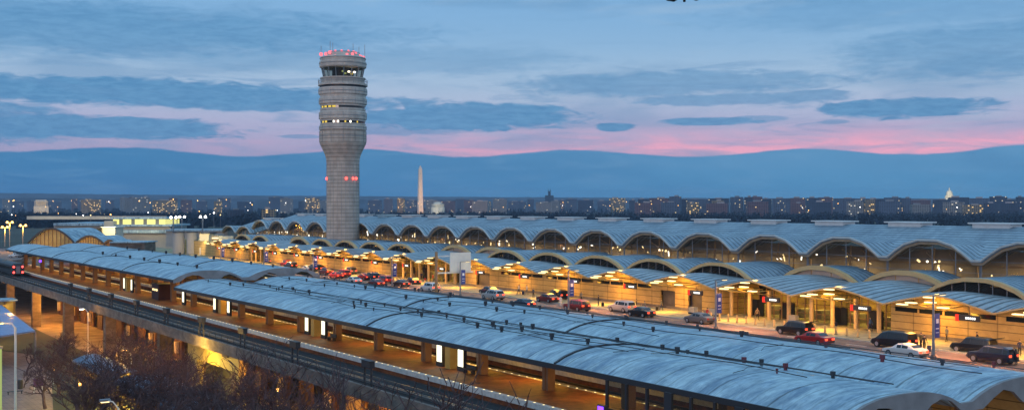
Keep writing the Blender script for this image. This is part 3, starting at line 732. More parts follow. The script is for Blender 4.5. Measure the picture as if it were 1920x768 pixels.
def car(kind, pname, col, label, cat, px, py, rz=0.0, lit=True, hatch=False, head=False, cap=False):
    L, W, st = CARSH[kind]; x0, y0 = at(px, py, RZ)
    t = thing('parked_car', label, cat, (0, 0, 0), 'cars stopped along the departures kerb')
    hw = W / 2
    def sec(s):
        yf, zl, zb, zr, wf = s; w = hw * wf; gr = zr > zb + .15; wr = w * (.78 if gr else .93)
        return [(-w * .93, zl), (-w, (zl + zb) / 2), (-w * .97, zb), (-wr, zr - (.06 if gr else 0)), (-wr * .8, zr + .02), (wr * .8, zr + .02), (wr, zr - (.06 if gr else 0)), (w * .97, zb), (w, (zl + zb) / 2), (w * .93, zl)]
    b = MB(); vs = []; fs = []
    for s in st: vs += [(x, s[0] * L, z) for x, z in sec(s)]
    n = 10
    for i in range(len(st) - 1):
        for k in range(n): k2 = (k + 1) % n; fs.append((i * n + k, i * n + k2, (i + 1) * n + k2, (i + 1) * n + k))
    fs += [tuple(range(n)), tuple(range((len(st) - 1) * n + n - 1, (len(st) - 1) * n - 1, -1))]
    b.add(vs, fs); bo = b.build('body', paint(pname, col), t, smooth=False)
    bo.modifiers.new('bevel', 'BEVEL').width = .03
    G = [i for i, s in enumerate(st) if s[3] > s[2] + .3]
    def lerp(p, q, f): return tuple(p[i] + (q[i] - p[i]) * f for i in range(3))
    def P3(i, k): x, z = sec(st[i])[k]; return (x, st[i][0] * L, z)
    for sgn, kb, kr in ((-1, 2, 3), (1, 7, 6)):
        for a, c in zip(G[:-1], G[1:]):
            pb0, pr0, pb1, pr1 = P3(a, kb), P3(a, kr), P3(c, kb), P3(c, kr)
            q = [lerp(lerp(pb0, pb1, .06), lerp(pr0, pr1, .06), .12), lerp(lerp(pb0, pb1, .94), lerp(pr0, pr1, .94), .12), lerp(lerp(pb0, pb1, .94), lerp(pr0, pr1, .94), .86), lerp(lerp(pb0, pb1, .06), lerp(pr0, pr1, .06), .86)]
            w = MB(); w.add([(p[0] + sgn * .015, p[1], p[2]) for p in q] + [(p[0] - sgn * .02, p[1], p[2]) for p in q], [(0, 1, 2, 3), (7, 6, 5, 4), (0, 4, 5, 1), (1, 5, 6, 2), (2, 6, 7, 3), (3, 7, 4, 0)]); w.build('side_window', 'carglass', t)
    for (gi, oi, nm) in ((G[-1], G[-1] + 1, 'windscreen'), (G[0], G[0] - 1, 'rear_window')):
        q = []
        for k, f in ((4, .08), (5, .08)): q.append(lerp(P3(gi, k), P3(oi, k), .08))
        q = [lerp(P3(gi, 4), P3(oi, 4), .1), lerp(P3(gi, 5), P3(oi, 5), .1), lerp(P3(gi, 5), P3(oi, 5), .85), lerp(P3(gi, 4), P3(oi, 4), .85)]
        sg = 1 if nm == 'windscreen' else -1
        w = MB(); w.add([(p[0], p[1] + sg * .012, p[2] + .018) for p in q] + [(p[0], p[1] - sg * .02, p[2] - .02) for p in q], [(0, 1, 2, 3), (7, 6, 5, 4), (0, 4, 5, 1), (1, 5, 6, 2), (2, 6, 7, 3), (3, 7, 4, 0)]); w.build(nm, 'carglass', t)
    r = .34 if kind == 'sedan' else .38
    for sx in (-1, 1):
        for yy in (-.3, .31):
            w = MB(); w.tube([(sx * (hw - .22), yy * L, r), (sx * (hw + .015), yy * L, r)], r, 14); wh = w.build('wheel', 'tyre', t)
            w = MB(); w.tube([(sx * (hw + .01), yy * L, r), (sx * (hw + .03), yy * L, r)], r * .62, 10); w.build('rim', 'alloy', wh)
        zt = st[0][2]
        w = MB(); w.box(sx * hw * .62 - .2, sx * hw * .62 + .2, -.5 * L - .03, -.5 * L + .12, zt - .16, zt + .04); w.build('tail_light', 'taillit' if lit else 'tail', t)
        w = MB(); w.box(sx * hw * .62 - .2, sx * hw * .62 + .2, .5 * L - .14, .5 * L + .01, .58, .72); w.build('headlight', 'headlit' if head else 'headl', t)
    w = MB(); w.box(-hw * .85, hw * .85, -.5 * L - .06, -.5 * L + .06, .36, .56); w.build('bumper', 'darkmet', t)
    if hatch:
        w = MB(); s = st[1]; w.add([(-hw * .75, -.46 * L, s[3]), (hw * .75, -.46 * L, s[3]), (hw * .75, -.46 * L - 1.0, s[3] + .3), (-hw * .75, -.46 * L - 1.0, s[3] + .3), (-hw * .75, -.46 * L, s[3] + .06), (hw * .75, -.46 * L, s[3] + .06), (hw * .75, -.46 * L - 1.0, s[3] + .36), (-hw * .75, -.46 * L - 1.0, s[3] + .36)],
              [(0, 3, 2, 1), (4, 5, 6, 7), (0, 1, 5, 4), (1, 2, 6, 5), (2, 3, 7, 6), (3, 0, 4, 7)]); w.build('tailgate', paint(pname, col), t)
    t.location = (x0, y0, RZ + .002); t.rotation_euler.z = rz
    return t
blk, nav, red, wht, slv, gry, mar = (.012, .012, .015), (.015, .02, .045), (.45, .02, .02), (.72, .70, .68), (.45, .44, .43), (.16, .15, .15), (.16, .02, .02)
car('suv', 'navy', nav, 'dark navy estate car at the right edge of the road with its rear lights on', 'car', 1860, 679)
car('sedan', 'white', wht, 'white sedan in front of a black minivan by the rightmost lamp post', 'car', 1697, 668, lit=True)
car('van', 'black', blk, 'black minivan at the kerb behind the white sedan, by the right glass entrance', 'van', 1676, 651)
car('suv', 'black', blk, 'black four wheel drive, tailgate up, at the kerb by a leaning person', 'car', 1826, 661, hatch=True, lit=False)
car('suv', 'black', blk, 'black four wheel drive with raised tailgate beside the red sedan', 'car', 1490, 627, hatch=True)
car('sedan', 'red', red, 'bright red sedan half hidden behind the station roof, next to a black car', 'car', 1526, 644)
car('sedan', 'grey', gry, 'grey sedan alone at the kerb by the pole with a blue banner', 'car', 1311, 605, lit=False)
car('sedan', 'black', blk, 'black sedan directly behind a silver car, two people standing by it', 'car', 1202, 593)
car('suv', 'silver', slv, 'silver crossover at the kerb in front of the black sedan', 'car', 1166, 584)
car('suv', 'maroon', mar, 'dark maroon four wheel drive with glowing rear lights by the blue banner pole', 'car', 1081, 582)
car('sedan', 'maroon', mar, 'dark maroon sedan at the kerb with a person in white behind it', 'car', 1027, 566)
car('sedan', 'navy', nav, 'low dark sedan almost hidden behind the station roof', 'car', 981, 576)
car('suv', 'silver', slv, 'silver crossover with rear lights on, in the lane beside a dark blue car', 'car', 924, 561)
car('sedan', 'navy', nav, 'dark blue sedan at the kerb beside the silver crossover', 'car', 917, 551)
car('suv', 'white', wht, 'white car stopped right beside the tall orange lit pole', 'car', 806, 546)
car('sedan', 'black', blk, 'black sedan two cars left of the tall orange lit pole', 'car', 752, 537)
car('suv', 'red', red, 'red crossover with bright rear lights between two dark cars', 'car', 720, 531)
car('sedan', 'red', red, 'red sedan next to the white sedan in the left queue', 'car', 684, 524)
car('sedan', 'white', wht, 'white sedan in the outer lane of the left queue', 'car', 663, 531)
car('suv', 'red', red, 'red crossover farther along the left queue, by a crowd', 'car', 643, 519)
car('suv', 'maroon', mar, 'dark maroon crossover at the left queue below the tower', 'car', 611, 515)
car('van', 'black', blk, 'black minivan at the left queue behind the white car', 'van', 590, 509)
car('sedan', 'white', wht, 'white sedan at the far left end of the queue', 'car', 577, 508, lit=False)
car('sedan', 'grey', gry, 'grey sedan near the shutter doors at the far end', 'car', 505, 493)
car('suv', 'red', red, 'small red car beyond the left queue near the far blue banner', 'car', 536, 499)

for k, (kind, pn, c, px, py, l) in enumerate((('suv', 'black', blk, 697, 525, 'black crossover close behind the red sedan of the left queue'), ('sedan', 'red', red, 630, 521, 'red sedan in the outer lane just below the tower'), ('sedan', 'black', blk, 773, 533, 'black sedan at the kerb just left of the white car'), ('sedan', 'maroon', mar, 705, 536, 'dark maroon sedan in the outer lane, left queue'), ('suv', 'grey', gry, 655, 514, 'grey crossover at the kerb by the crowd'), ('suv', 'black', blk, 1043, 561, 'black crossover at the kerb just right of a maroon sedan'), ('sedan', 'red', red, 599, 507, 'red sedan at the kerb near the banner by the tower'), ('suv', 'black', blk, 545, 503, 'black crossover near the small far red car'))):
    car(kind, pn, c, l, 'car', px, py)
# ================================================================== PEOPLE
def skin_mesh(name, joints, edges, radii, sub=1):
    me = bpy.data.meshes.new(name); me.from_pydata(joints, edges, []); o = bpy.data.objects.new(name, me); C.objects.link(o)
    sm = o.modifiers.new('s', 'SKIN'); sm.use_smooth_shade = True
    for i, r in enumerate(radii): me.skin_vertices[0].data[i].radius = r; me.skin_vertices[0].data[i].use_root = (i == 0)
    ss = o.modifiers.new('u', 'SUBSURF'); ss.levels = sub; ss.render_levels = sub
    dg = bpy.context.evaluated_depsgraph_get(); out = bpy.data.meshes.new_from_object(o.evaluated_get(dg)); bpy.data.objects.remove(o); bpy.data.meshes.remove(me)
    return out
def pose(kind):
    st = dict(stand=(.04, -.04, 0, 0, 0), walk=(.30, -.28, .22, -.22, 0), reach=(.05, -.08, .5, .42, .18), pull=(.22, -.2, -.26, .16, .05))[kind]
    lf, rf, la, ra, lean = st     # foot fwd offsets, hand fwd offsets, lean
    J = []; E = []; Rr = []
    def j(p, r, par=None):
        J.append(p); Rr.append(r if isinstance(r, tuple) else (r, r)); 
        if par is not None: E.append((par, len(J) - 1))
        return len(J) - 1
    pel = j((0, 0, .95), (.15, .11)); wa = j((0, lean * .3, 1.12), (.13, .095), pel); ch = j((0, lean * .7, 1.32), (.165, .11), wa)
    nk = j((0, lean * .95, 1.48), (.06, .06), ch); hb = j((0, lean * 1.05 + .015, 1.56), (.07, .08), nk); hc = j((0, lean * 1.1 + .02, 1.66), (.078, .095), hb); ht = j((0, lean * 1.1 + .01, 1.73), (.055, .065), hc)
    hands = []
    for s, f, a in ((-1, lf, la), (1, rf, ra)):
        hp = j((s * .09, 0, .88), (.09, .10), pel); kn = j((s * .10, f * .55 + .03, .49), (.062, .066), hp); an = j((s * .10, f, .09), (.042, .045), kn); j((s * .11, f + .16, .035), (.04, .03), an)
        sh = j((s * .19, lean * .8, 1.42), (.062, .062), ch); el = j((s * .24, lean * .8 + a * .35 - .03, 1.15), (.045, .045), sh); up = .30 if kind == 'reach' else 0
        wr = j((s * .25, lean * .8 + a, .92 + up), (.03, .03), el); hd = j((s * .25, lean * .8 + a + .02, .85 + up), (.036, .022), wr); hands.append((s, J[hd], up))
    me = skin_mesh('person', J, E, Rr); n0 = len(me.vertices)
    vs = [tuple(v.co) for v in me.vertices]; fs = [tuple(p.vertices) for p in me.polygons]; mi = []
    for p in me.polygons:
        c = p.center
        if c.z > 1.5: mi.append(0)
        elif any(abs(c.x - h[1][0]) < .07 and c.z < h[1][2] + .06 and abs(c.y - h[1][1]) < .1 and c.z > h[1][2] - .1 for h in hands): mi.append(0)
        elif c.z > .93 or abs(c.x) > .2: mi.append(1)
        elif c.z > .09: mi.append(2)
        else: mi.append(3)
    b = MB(); b.v = vs; b.f = fs; b.m = mi
    for s, h, up in hands:
        for k, (dy, ln) in enumerate(((-.03, .06), (-.01, .075), (.01, .07), (.028, .055))):
            b.tube([(h[0], h[1] + dy, h[2] - .02), (h[0] - s * .005, h[1] + dy, h[2] - .02 - ln * .6), (h[0] - s * .025, h[1] + dy, h[2] - .02 - ln)], [.009, .008, .006], 5, 0)
        b.tube([(h[0], h[1] + .025, h[2] + .02), (h[0] - s * .02, h[1] + .055, h[2] - .01), (h[0] - s * .03, h[1] + .06, h[2] - .035)], [.011, .009, .007], 5, 0)
    b.tube([(0, lean * 1.1 + .10, 1.655), (0, lean * 1.1 + .125, 1.64)], [.014, .016], 5, 0)
    for s in (-1, 1):
        b.sphere((s * .03, lean * 1.1 + .095, 1.67), .012, 4, 3); b.sphere((s * .082, lean * 1.1 + .01, 1.655), .02, 4, 0)
    b.box(-.022, .022, lean * 1.1 + .098, lean * 1.1 + .106, 1.605, 1.612, 3)
    return b, lean
POSES = {k: pose(k) for k in ('stand', 'walk', 'reach', 'pull')}
CL = {}
def cloth(c):
    if c not in CL: CL[c] = mat('cloth_' + c, dict(black=(.015, .015, .018), navy=(.02, .03, .09), white=(.65, .63, .6), red=(.4, .03, .03), grey=(.14, .14, .14), olive=(.09, .09, .04), tan=(.3, .2, .11), blue=(.05, .12, .3))[c], .85, var=0)
    return CL[c]
def person(px, py, kd, top, bot, label, rz=0, z=None):
    z = RZ + .15 if z is None else z; x, y = at(px, py, z); b, lean = POSES[kd]
    o = b.build('person', ['skin', cloth(top), cloth(bot), 'darkmet'], None, True); o.location = (x, y, z); o.rotation_euler.z = rz
    tag(o, label, 'person')
    h = MB(); h.sphere((0, lean * 1.1 - .005, 1.70), .095, 6, 0, .85); q = h.build('hair', 'hair', None, True, origin=(0, 0, 0)); q.parent = o
    return o
def bag(px, py, col, label, z=None, h=.6):
    z = RZ + .15 if z is None else z; x, y = at(px, py, z); t = thing('suitcase', label, 'suitcase', (x, y, z))
    b = MB(); b.box(x - .21, x + .21, y - .13, y + .13, z + .05, z + h); o = b.build('shell', cloth(col), t); o.modifiers.new('b', 'BEVEL').width = .04
    b = MB(); b.tube([(x - .12, y + .1, z + h), (x - .12, y + .1, z + h + .38), (x + .12, y + .1, z + h + .38), (x + .12, y + .1, z + h)], .014, 5); b.build('handle', 'midmet', t)
    for sx in (-.16, .16):
        b = MB(); b.tube([(x + sx - .02, y + .1, z + .035), (x + sx + .02, y + .1, z + .035)], .035, 8); b.build('wheel', 'tyre', t)
PI = math.pi
person(1905, 684, 'reach', 'black', 'black', 'person in black reaching to the back of the navy estate car at the right edge', .3, RZ)
person(1912, 667, 'stand', 'navy', 'black', 'person in dark blue at the far right edge of the sidewalk', 2)
person(1835, 651, 'reach', 'black', 'grey', 'person leaning over the open tailgate of a black four wheel drive, far right', .8)
person(1727, 652, 'stand', 'olive', 'black', 'person in olive standing between the black minivan and the luggage', 1.4)
person(1733, 657, 'pull', 'black', 'black', 'person in black bending by the luggage near the right lamp pole', -1.2)
person(1672, 616, 'walk', 'black', 'black', 'person in black walking towards the right glass doors', -1.5)
person(1687, 614, 'stand', 'black', 'navy', 'person in black standing right of another at the right glass doors', -1)
person(1632, 620, 'walk', 'blue', 'navy', 'person in blue between the glowing bollards at the glass entrance', .4)
person(1646, 612, 'walk', 'grey', 'black', 'person in grey behind the bollards, in front of the middle glass doors', 2.4)
person(1463, 599, 'stand', 'black', 'black', 'person in black beside the tan box wall, above the black four wheel drive', .5)
person(1519, 598, 'walk', 'white', 'olive', 'person in a pale top under the door sign above the red sedan', 2)
person(1122, 573, 'stand', 'black', 'black', 'person in black standing alone with a suitcase in front of the tan wall', 1)
bag(1130, 574, 'black', 'black suitcase next to the lone person in front of the tan wall')
person(1193, 582, 'stand', 'black', 'grey', 'person in black at the left side of the black sedan', 1)
person(1211, 585, 'reach', 'grey', 'red', 'person in red trousers behind the black sedan', 1)
person(973, 551, 'walk', 'white', 'black', 'left one of two people in pale tops walking along the sidewalk', 1)
person(988, 552, 'walk', 'white', 'grey', 'right one of two people in pale tops walking along the sidewalk', 1.2)
bag(981, 552, 'navy', 'dark blue suitcase between two people in pale tops')
person(1051, 574, 'stand', 'white', 'white', 'person all in white beside the maroon sedan', 2, RZ)
person(1043, 563, 'reach', 'black', 'black', 'person in black at the kerb above the maroon sedan', 2)
person(1090, 566, 'stand', 'grey', 'black', 'person in grey behind the maroon four wheel drive', 2)
person(871, 533, 'walk', 'tan', 'black', 'person in tan by the bollards right of the white sign panel', 2)
person(893, 535, 'walk', 'red', 'black', 'person in red near the dark doors right of the white sign panel', 1)
person(812, 529, 'stand', 'red', 'grey', 'person in a red top left of the tall orange lit pole', 1)
person(776, 527, 'walk', 'tan', 'navy', 'person in tan above the black sedan of the left queue', 1)
person(741, 519, 'stand', 'black', 'grey', 'person in black behind the red crossover of the left queue', 1)
person(655, 508, 'stand', 'red', 'black', 'left person of the crowd by the yellow doors, in red', 1)
person(662, 509, 'walk', 'olive', 'black', 'person in olive within the crowd by the yellow doors', 2)
person(667, 507, 'stand', 'white', 'black', 'person in white within the crowd by the yellow doors', 0)
person(619, 503, 'stand', 'black', 'black', 'person in black by the blue banner nearest the tower', 1)
person(508, 487, 'walk', 'black', 'black', 'left one of the two far people beside the far blue banner', 1)
person(515, 489, 'walk', 'navy', 'black', 'right one of the two far people beside the far blue banner', 1)
for i, (px, py, kd, tp, bt, where) in enumerate(((600, 502, 'stand', 'grey', 'black', 'just right of the blue banner by the tower'), (630, 506, 'walk', 'tan', 'black', 'between the tower banner and the crowd'), (672, 510, 'walk', 'blue', 'black', 'at the right edge of the crowd by the yellow doors'), (700, 514, 'stand', 'white', 'grey', 'above the red sedan of the queue'), (760, 522, 'walk', 'grey', 'black', 'between the queue and the far wall, left of the orange pole'), (790, 525, 'stand', 'navy', 'black', 'close behind the white car by the orange pole'), (833, 528, 'walk', 'olive', 'grey', 'under the blank white sign panel'), (852, 531, 'stand', 'black', 'black', 'under the right half of the white sign panel'), (1240, 581, 'walk', 'grey', 'navy', 'alone right of the black sedan on the sidewalk'), (1420, 600, 'walk', 'tan', 'black', 'left of the tan box wall'), (1560, 610, 'stand', 'red', 'black', 'between the columns of the first glass entrance'), (1605, 613, 'walk', 'black', 'grey', 'between the two middle entrance columns'), (1775, 640, 'walk', 'grey', 'black', 'right of the rightmost lamp post'), (1000, 558, 'stand', 'navy', 'black', 'above the dark maroon sedan'), (1325, 600, 'reach', 'red', 'black', 'beside the grey sedan'))):
    person(px, py, kd, tp, bt, f'person in {tp} {where}', i * 1.7)
bag(1567, 611, 'navy', 'dark blue suitcase between the columns of the first glass entrance'); bag(640, 507, 'black', 'black suitcase among the crowd by the yellow doors'); bag(797, 526, 'red', 'red suitcase close behind the white car by the orange pole'); bag(1232, 582, 'black', 'black suitcase beside the lone walker in grey')
bag(1722, 656, 'black', 'upright black suitcase on the kerb left of the right lamp pole')
bag(1742, 659, 'navy', 'dark blue suitcase right next to the right lamp pole', h=.7)
bag(1677, 617, 'red', 'small red suitcase at the right glass doors')

# ================================================================== STREET FURNITURE on the road deck
base = None; lab = 'short pale bollard in the row in front of the glass entrances'
for y0, y1 in ((84, 119), (199, 224)):
    y = y0
    while y < y1:
        if base is None:
            base = thing('bollard', lab, 'bollard', (110, y, RZ + .15), 'bollards in front of the glass entrances')
            b = MB(); b.lathe([(.13, RZ + .15), (.13, RZ + 1.05), (.10, RZ + 1.12), (.03, RZ + 1.15)], (110, y), 10); b.build('post', 'rim', base)
            b = MB(); b.lathe([(.2, RZ + .15), (.2, RZ + .2)], (110, y), 10); b.build('foot', 'darkmet', base)
        else: dup(base, (110 + (.0), y, RZ + .15))
        y += 1.7
def px2(px, X): d = F / CO * X / (px + 430); return (d - S * X) / CO
for px, ztop, l, lamp in ((1750, 20.8, 'rightmost', 1), (1342, 20.6, 'second from the right', 1), (1066, 20.3, 'third from the right', 0), (863, 20.3, 'just right of the white sign panel', 1), (735, 20, 'third from the left, above the black sedan', 0), (587, 20, 'just left of the tower base', 0), (495, 20, 'second from the left', 0), (414, 20, 'leftmost and smallest', 0)):
    X = 100.2; y = px2(px, X)
    t = thing('lamp_post', f'grey lamp post with blue banner, {l}', 'lamp post', (X, y, RZ), 'lamp posts with blue banners along the road')
    b = MB(); b.tube([(X, y, RZ), (X, y, ztop)], [.16, .10], 8); b.build('post', 'midmet', t)
    b = MB(); b.lathe([(.32, RZ), (.32, RZ + .5), (.2, RZ + .7)], (X, y), 8); b.build('base', 'concrete', t)
    b = MB(); b.box(X + .2, X + 1.0, y - .04, y + .04, RZ + 2.4, RZ + 4.9); bn = b.build('banner', 'banner', t)
    for nm, xa, xb, za, zb in (('emblem', .4, .8, 3.9, 4.35), ('stripe', .35, .85, 3.3, 3.4), ('stripe', .35, .85, 2.9, 2.98)):
        b = MB(); b.box(X + xa, X + xb, y - .06, y - .045, RZ + za, RZ + zb); b.build(nm, 'bannerlit', bn)
    b = MB(); b.tube([(X, y, ztop), (X + 1.5, y, ztop + .05)], .06, 5); b.box(X + 1.1, X + 1.9, y - .16, y + .16, ztop - .02, ztop + .1); b.build('lamp_arm', 'midmet', t)
    b = MB(); b.box(X + 1.2, X + 1.85, y - .12, y + .12, ztop - .07, ztop - .02); b.build('lamp_head', 'lum', t)
    if px != 863: area((X + 1.5, y, ztop - .15), 2100 if lamp else 1500, (1, .42, .14), .6, .4, (.1, 0, -1), 'street_lamp_light')
# second row of road lamps lighting the outer lanes (heads on the low wall)
X = 96; y = px2(818, X)
t = thing('sign_gantry', 'tall orange lit pole with a large blank white sign panel on two arms', 'road sign', (X, y, RZ))
b = MB(); b.tube([(X, y, RZ), (X, y, 22.1)], [.28, .24], 10); b.build('post', mat('weathered_steel_pole', (.35, .2, .1), .7), t)
b = MB(); b.box(X + .3, X + 7.4, y - .1, y + .1, 18.3, 18.55); b.build('lower_arm', 'whitemet', t)
b = MB(); b.box(X + .3, X + 6.7, y - .1, y + .1, 21.2, 21.4); b.build('upper_arm', 'whitemet', t)
b = MB(); b.box(X + 2.6, X + 6.8, y - .3, y - .15, 18.6, 21.9); b.build('sign_panel', 'whitemet', t)
area((X + 4.7, y - 7, 18.2), 130, (1, .85, .5), 2, 2, (0, 1, .3), 'sign_light')
for px, py, l in ((1488, 604, 'beside the tan box wall'), (1300, 588, 'below the left shutter door'), (1338, 592, 'below the right shutter door')):
    z = RZ + .15; x, y = at(px, py, z); t = thing('baggage_cart', f'grey baggage cart parked {l}', 'cart', (x, y, z))
    b = MB(); b.box(x - .4, x + .4, y - .8, y + .8, z + .2, z + .3); b.build('platform', 'midmet', t)
    b = MB(); b.box(x - .35, x + .35, y - .6, y + .6, z + .3, z + 1.0); b.build('load', 'interior', t)
    b = MB(); b.tube([(x - .35, y + .8, z + .2), (x - .35, y + .8, z + 1.1), (x + .35, y + .8, z + 1.1), (x + .35, y + .8, z + .2)], .03, 5); b.build('handle', 'midmet', t)
    for s in (-.6, .6): b = MB(); b.tube([(x - .4, y + s, z + .1), (x + .4, y + s, z + .1)], .1, 8); b.build('wheels', 'tyre', t)

# ================================================================== LEFT BACKGROUND BUILDINGS
def vault_hall(px0, px1, ye, yc, d, depth, label, ang, m='roofS', wall='yelwall'):
    """arched gable facing the camera, vault running back; eaves at pixel row ye, crown at yc"""
    x0, y0 = atd(px0, d); x1, y1 = atd(px1, d); ze = Zat(ye, d); zc = Zat(yc, d); c = Vector(((x0 + x1) / 2, (y0 + y1) / 2, 0)); ux = Vector((x1 - x0, y1 - y0, 0)); hw = ux.length / 2; ux.normalize()
    ax = Vector((math.sin(ang), math.cos(ang), 0))
    t = thing('vaulted_hall', label, 'building', (c.x, c.y, 11))
    us = rng(-1, 1, 13)
    b = MB(); b.sheet(lambda v, u: tuple(c + ux * hw * u + ax * v) [:2] + (ze + (zc - ze) * arch(u, 1.8),), [-.6, depth], us, .3); b.build('roof', m, t)
    b = MB(); b.sheet(lambda v, u: tuple(c + ux * hw * u + ax * v)[:2] + (ze + .35 + (zc - ze) * arch(u, 1.8),), [-1.0, -.6], us, .7); b.build('fascia', 'darkmet', t)
    b = MB()
    for i in range(12):
        a, e = c + ux * hw * us[i], c + ux * hw * us[i + 1]
        b.add([(a.x, a.y, 8), (e.x, e.y, 8), (e.x, e.y, ze - .2 + (zc - ze) * arch(us[i + 1], 1.8)), (a.x, a.y, ze - .2 + (zc - ze) * arch(us[i], 1.8))], [(0, 1, 2, 3)])
    b.build('gable_wall', wall, t)
    b = MB()
    for u in us[1:-1]:
        a = c + ux * hw * u - ax * .1; b.tube([(a.x, a.y, 8), (a.x, a.y, ze - .3 + (zc - ze) * arch(u, 1.8))], .12, 4)
    b.build('mullion', 'bronze', t)
    return c, ax
M['yelwall'] = mat('ochre_glazed_wall', (.40, .30, .10), .5, var=.35, scale=.3)
bd = math.atan2(S, CO)
for args in ((54, 144, 457, 428, 420, 20, 'blue vaulted hall with an ochre glazed gable beyond the station roof, the largest of three'), (142, 199, 458, 442, 405, 14, 'middle sized blue vaulted roof right of the largest vaulted hall'), (196, 220, 459, 450, 398, 10, 'smallest blue vaulted roof at the end of the vaulted halls')):
    c, ax = vault_hall(*args, bd + .33); point((c.x - ax.x * 8, c.y - ax.y * 8, 16), 1200, SOD, 1)
def slab(t, px0, px1, yt, yb, d, depth, m, name, ang=0.0):
    """box with its front seen between two bearings; ang turns it about its left corner"""
    x0, y0 = atd(px0, d); x1, y1 = atd(px1, d * (1 + math.tan(ang) * 0)); zt = Zat(yt, d); zb = Zat(yb, d)
    ux = Vector((x1 - x0, y1 - y0, 0)); ln = ux.length; ux.normalize(); ux = Matrix.Rotation(ang, 3, 'Z') @ ux; n = Vector((-ux.y, ux.x, 0))
    if n.y < 0: n = -n
    p = [Vector((x0, y0, 0)), Vector((x0, y0, 0)) + ux * ln]; p += [p[1] + n * depth, p[0] + n * depth]
    b = MB(); b.add([(q.x, q.y, zb) for q in p] + [(q.x, q.y, zt) for q in p], [(0, 3, 2, 1), (4, 5, 6, 7), (0, 1, 5, 4), (1, 2, 6, 5), (2, 3, 7, 6), (3, 0, 4, 7)]); return b.build(name, m, t)
def bld(name, label, cat, px, d): x, y = atd(px, d); return thing(name, label, cat, (x, y, 0))
M['glassglow'] = windows_mat('strip_glazing', (.30, .32, .3), (.9, .85, .25), 1.6, 40, .93, 1.3)
M['duskwall'] = mat('grey_render', (.38, .36, .34), .8, var=.12, scale=.1)
M['palewall'] = mat('pale_render', (.6, .55, .45), .8, var=.08, scale=.1)
t = bld('old_terminal', 'long low old terminal with a yellow lit glass strip, left background', 'building', 260, 520)
slab(t, 208, 312, 407.5, 410.5, 520, 26, 'roofS', 'roof'); slab(t, 212, 310, 410.8, 420.5, 522, 22, 'glassglow', 'glazed_storey'); slab(t, 205, 322, 420.5, 424, 518, 30, 'roofS', 'terrace_roof')
slab(t, 207, 320, 424, 431, 521, 26, 'duskwall', 'wall'); slab(t, 203, 326, 431, 436.5, 514, 34, 'roofS', 'lower_roof'); slab(t, 204, 325, 436.5, 470, 516, 30, 'duskwall', 'base_wall'); slab(t, 195, 212, 414, 432, 517, 8, 'palewall', 'stair_block')
t = bld('link_building', 'low building with a flat pale blue roof right of the vaulted halls', 'building', 240, 385)
slab(t, 205, 272, 453, 455, 385, 14, 'roofS', 'roof'); slab(t, 206, 271, 455, 475, 386, 12, 'concrete', 'wall')
t = bld('office_wing', 'low wing with a flat pale blue roof left of the old terminal', 'building', 150, 560)
slab(t, 100, 204, 418, 423, 560, 45, 'roofS', 'roof'); slab(t, 101, 203, 423, 450, 562, 40, 'duskwall', 'wall')
t = bld('service_block', 'small brightly lit cream block in front of the old terminal', 'building', 200, 470)
slab(t, 190, 216, 426.5, 446, 470, 10, 'palewall', 'wall'); slab(t, 189, 217, 425, 426.5, 469.5, 11, 'whitemet', 'roof'); slab(t, 142, 180, 433, 446, 468, 8, 'palewall', 'low_wall'); slab(t, 181, 190, 427, 440, 469, 2, 'glassblk', 'window'); slab(t, 161, 176, 436, 441, 467.5, .3, 'glassblk', 'window')
x, y = atd(203, 462); area((x, y, 24), 2600, (1, .85, .4), 6, 1, (S, CO, -.2)); x, y = atd(160, 462); area((x, y, 24), 900, (1, .85, .5), 6, 1, (S, CO, -.5))
x, y = atd(265, 500); area((x, y, 24), 1500, (1, .8, .4), 12, 1, (S, CO, -.3))
t = bld('long_shed', 'long low shed with a pale flat roof behind the two grey drums', 'building', 380, 420)
slab(t, 310, 428, 430, 433, 420, 14, 'roofS', 'roof'); slab(t, 311, 427, 433, 462, 421, 12, 'duskwall', 'wall')
for px0, px1, l in ((324, 346, 'left'), (350, 371, 'right')):
    d = 372; x, y = atd((px0 + px1) / 2, d + 2); r = (px1 - px0) / 2 * d / F
    t = thing('parking_ramp_drum', f'{l} one of two round grey ramp drums beyond the station roof', 'tower', (x, y, 8))
    b = MB(); b.lathe([(r, 8), (r, Zat(441, d)), (r * .93, Zat(441, d)), (r * .93, Zat(436, d))], (x, y), 20); b.build('drum', 'duskwall', t)
    b = MB(); b.lathe([(r * 1.03, Zat(436, d)), (r * 1.03, Zat(434.5, d))], (x, y), 20); b.build('cap', 'darkmet', t)
t = bld('parking_office', 'cream lit block with a blank bright billboard front right of the two grey drums', 'building', 400, 368)
slab(t, 374, 392, 438, 470, 368, 8, 'palewall', 'stair_block'); slab(t, 373, 393, 436, 438, 367.6, 9, 'darkmet', 'roof'); slab(t, 394, 409, 440, 464, 372, 8, 'duskwall', 'open_deck')
for yy in (445, 452, 459): slab(t, 394.5, 409, yy, yy + 2, 371.6, .4, 'lum', 'deck_light')
slab(t, 410, 437, 442, 463, 366, 1, 'palewall', 'billboard'); slab(t, 374, 440, 464, 500, 366.5, 10, 'duskwall', 'base_wall')
x, y = atd(418, 360); area((x, y, 15.5), 900, (1, .8, .35), 4, 1, (S, CO, .7)); x, y = atd(382, 362); area((x, y, 19), 500, (1, .8, .35), 3, 1, (S, CO, 0)); x, y = atd(348, 362); area((x, y, 15), 420, (1, .7, .4), 8, 1, (S, CO, .4))
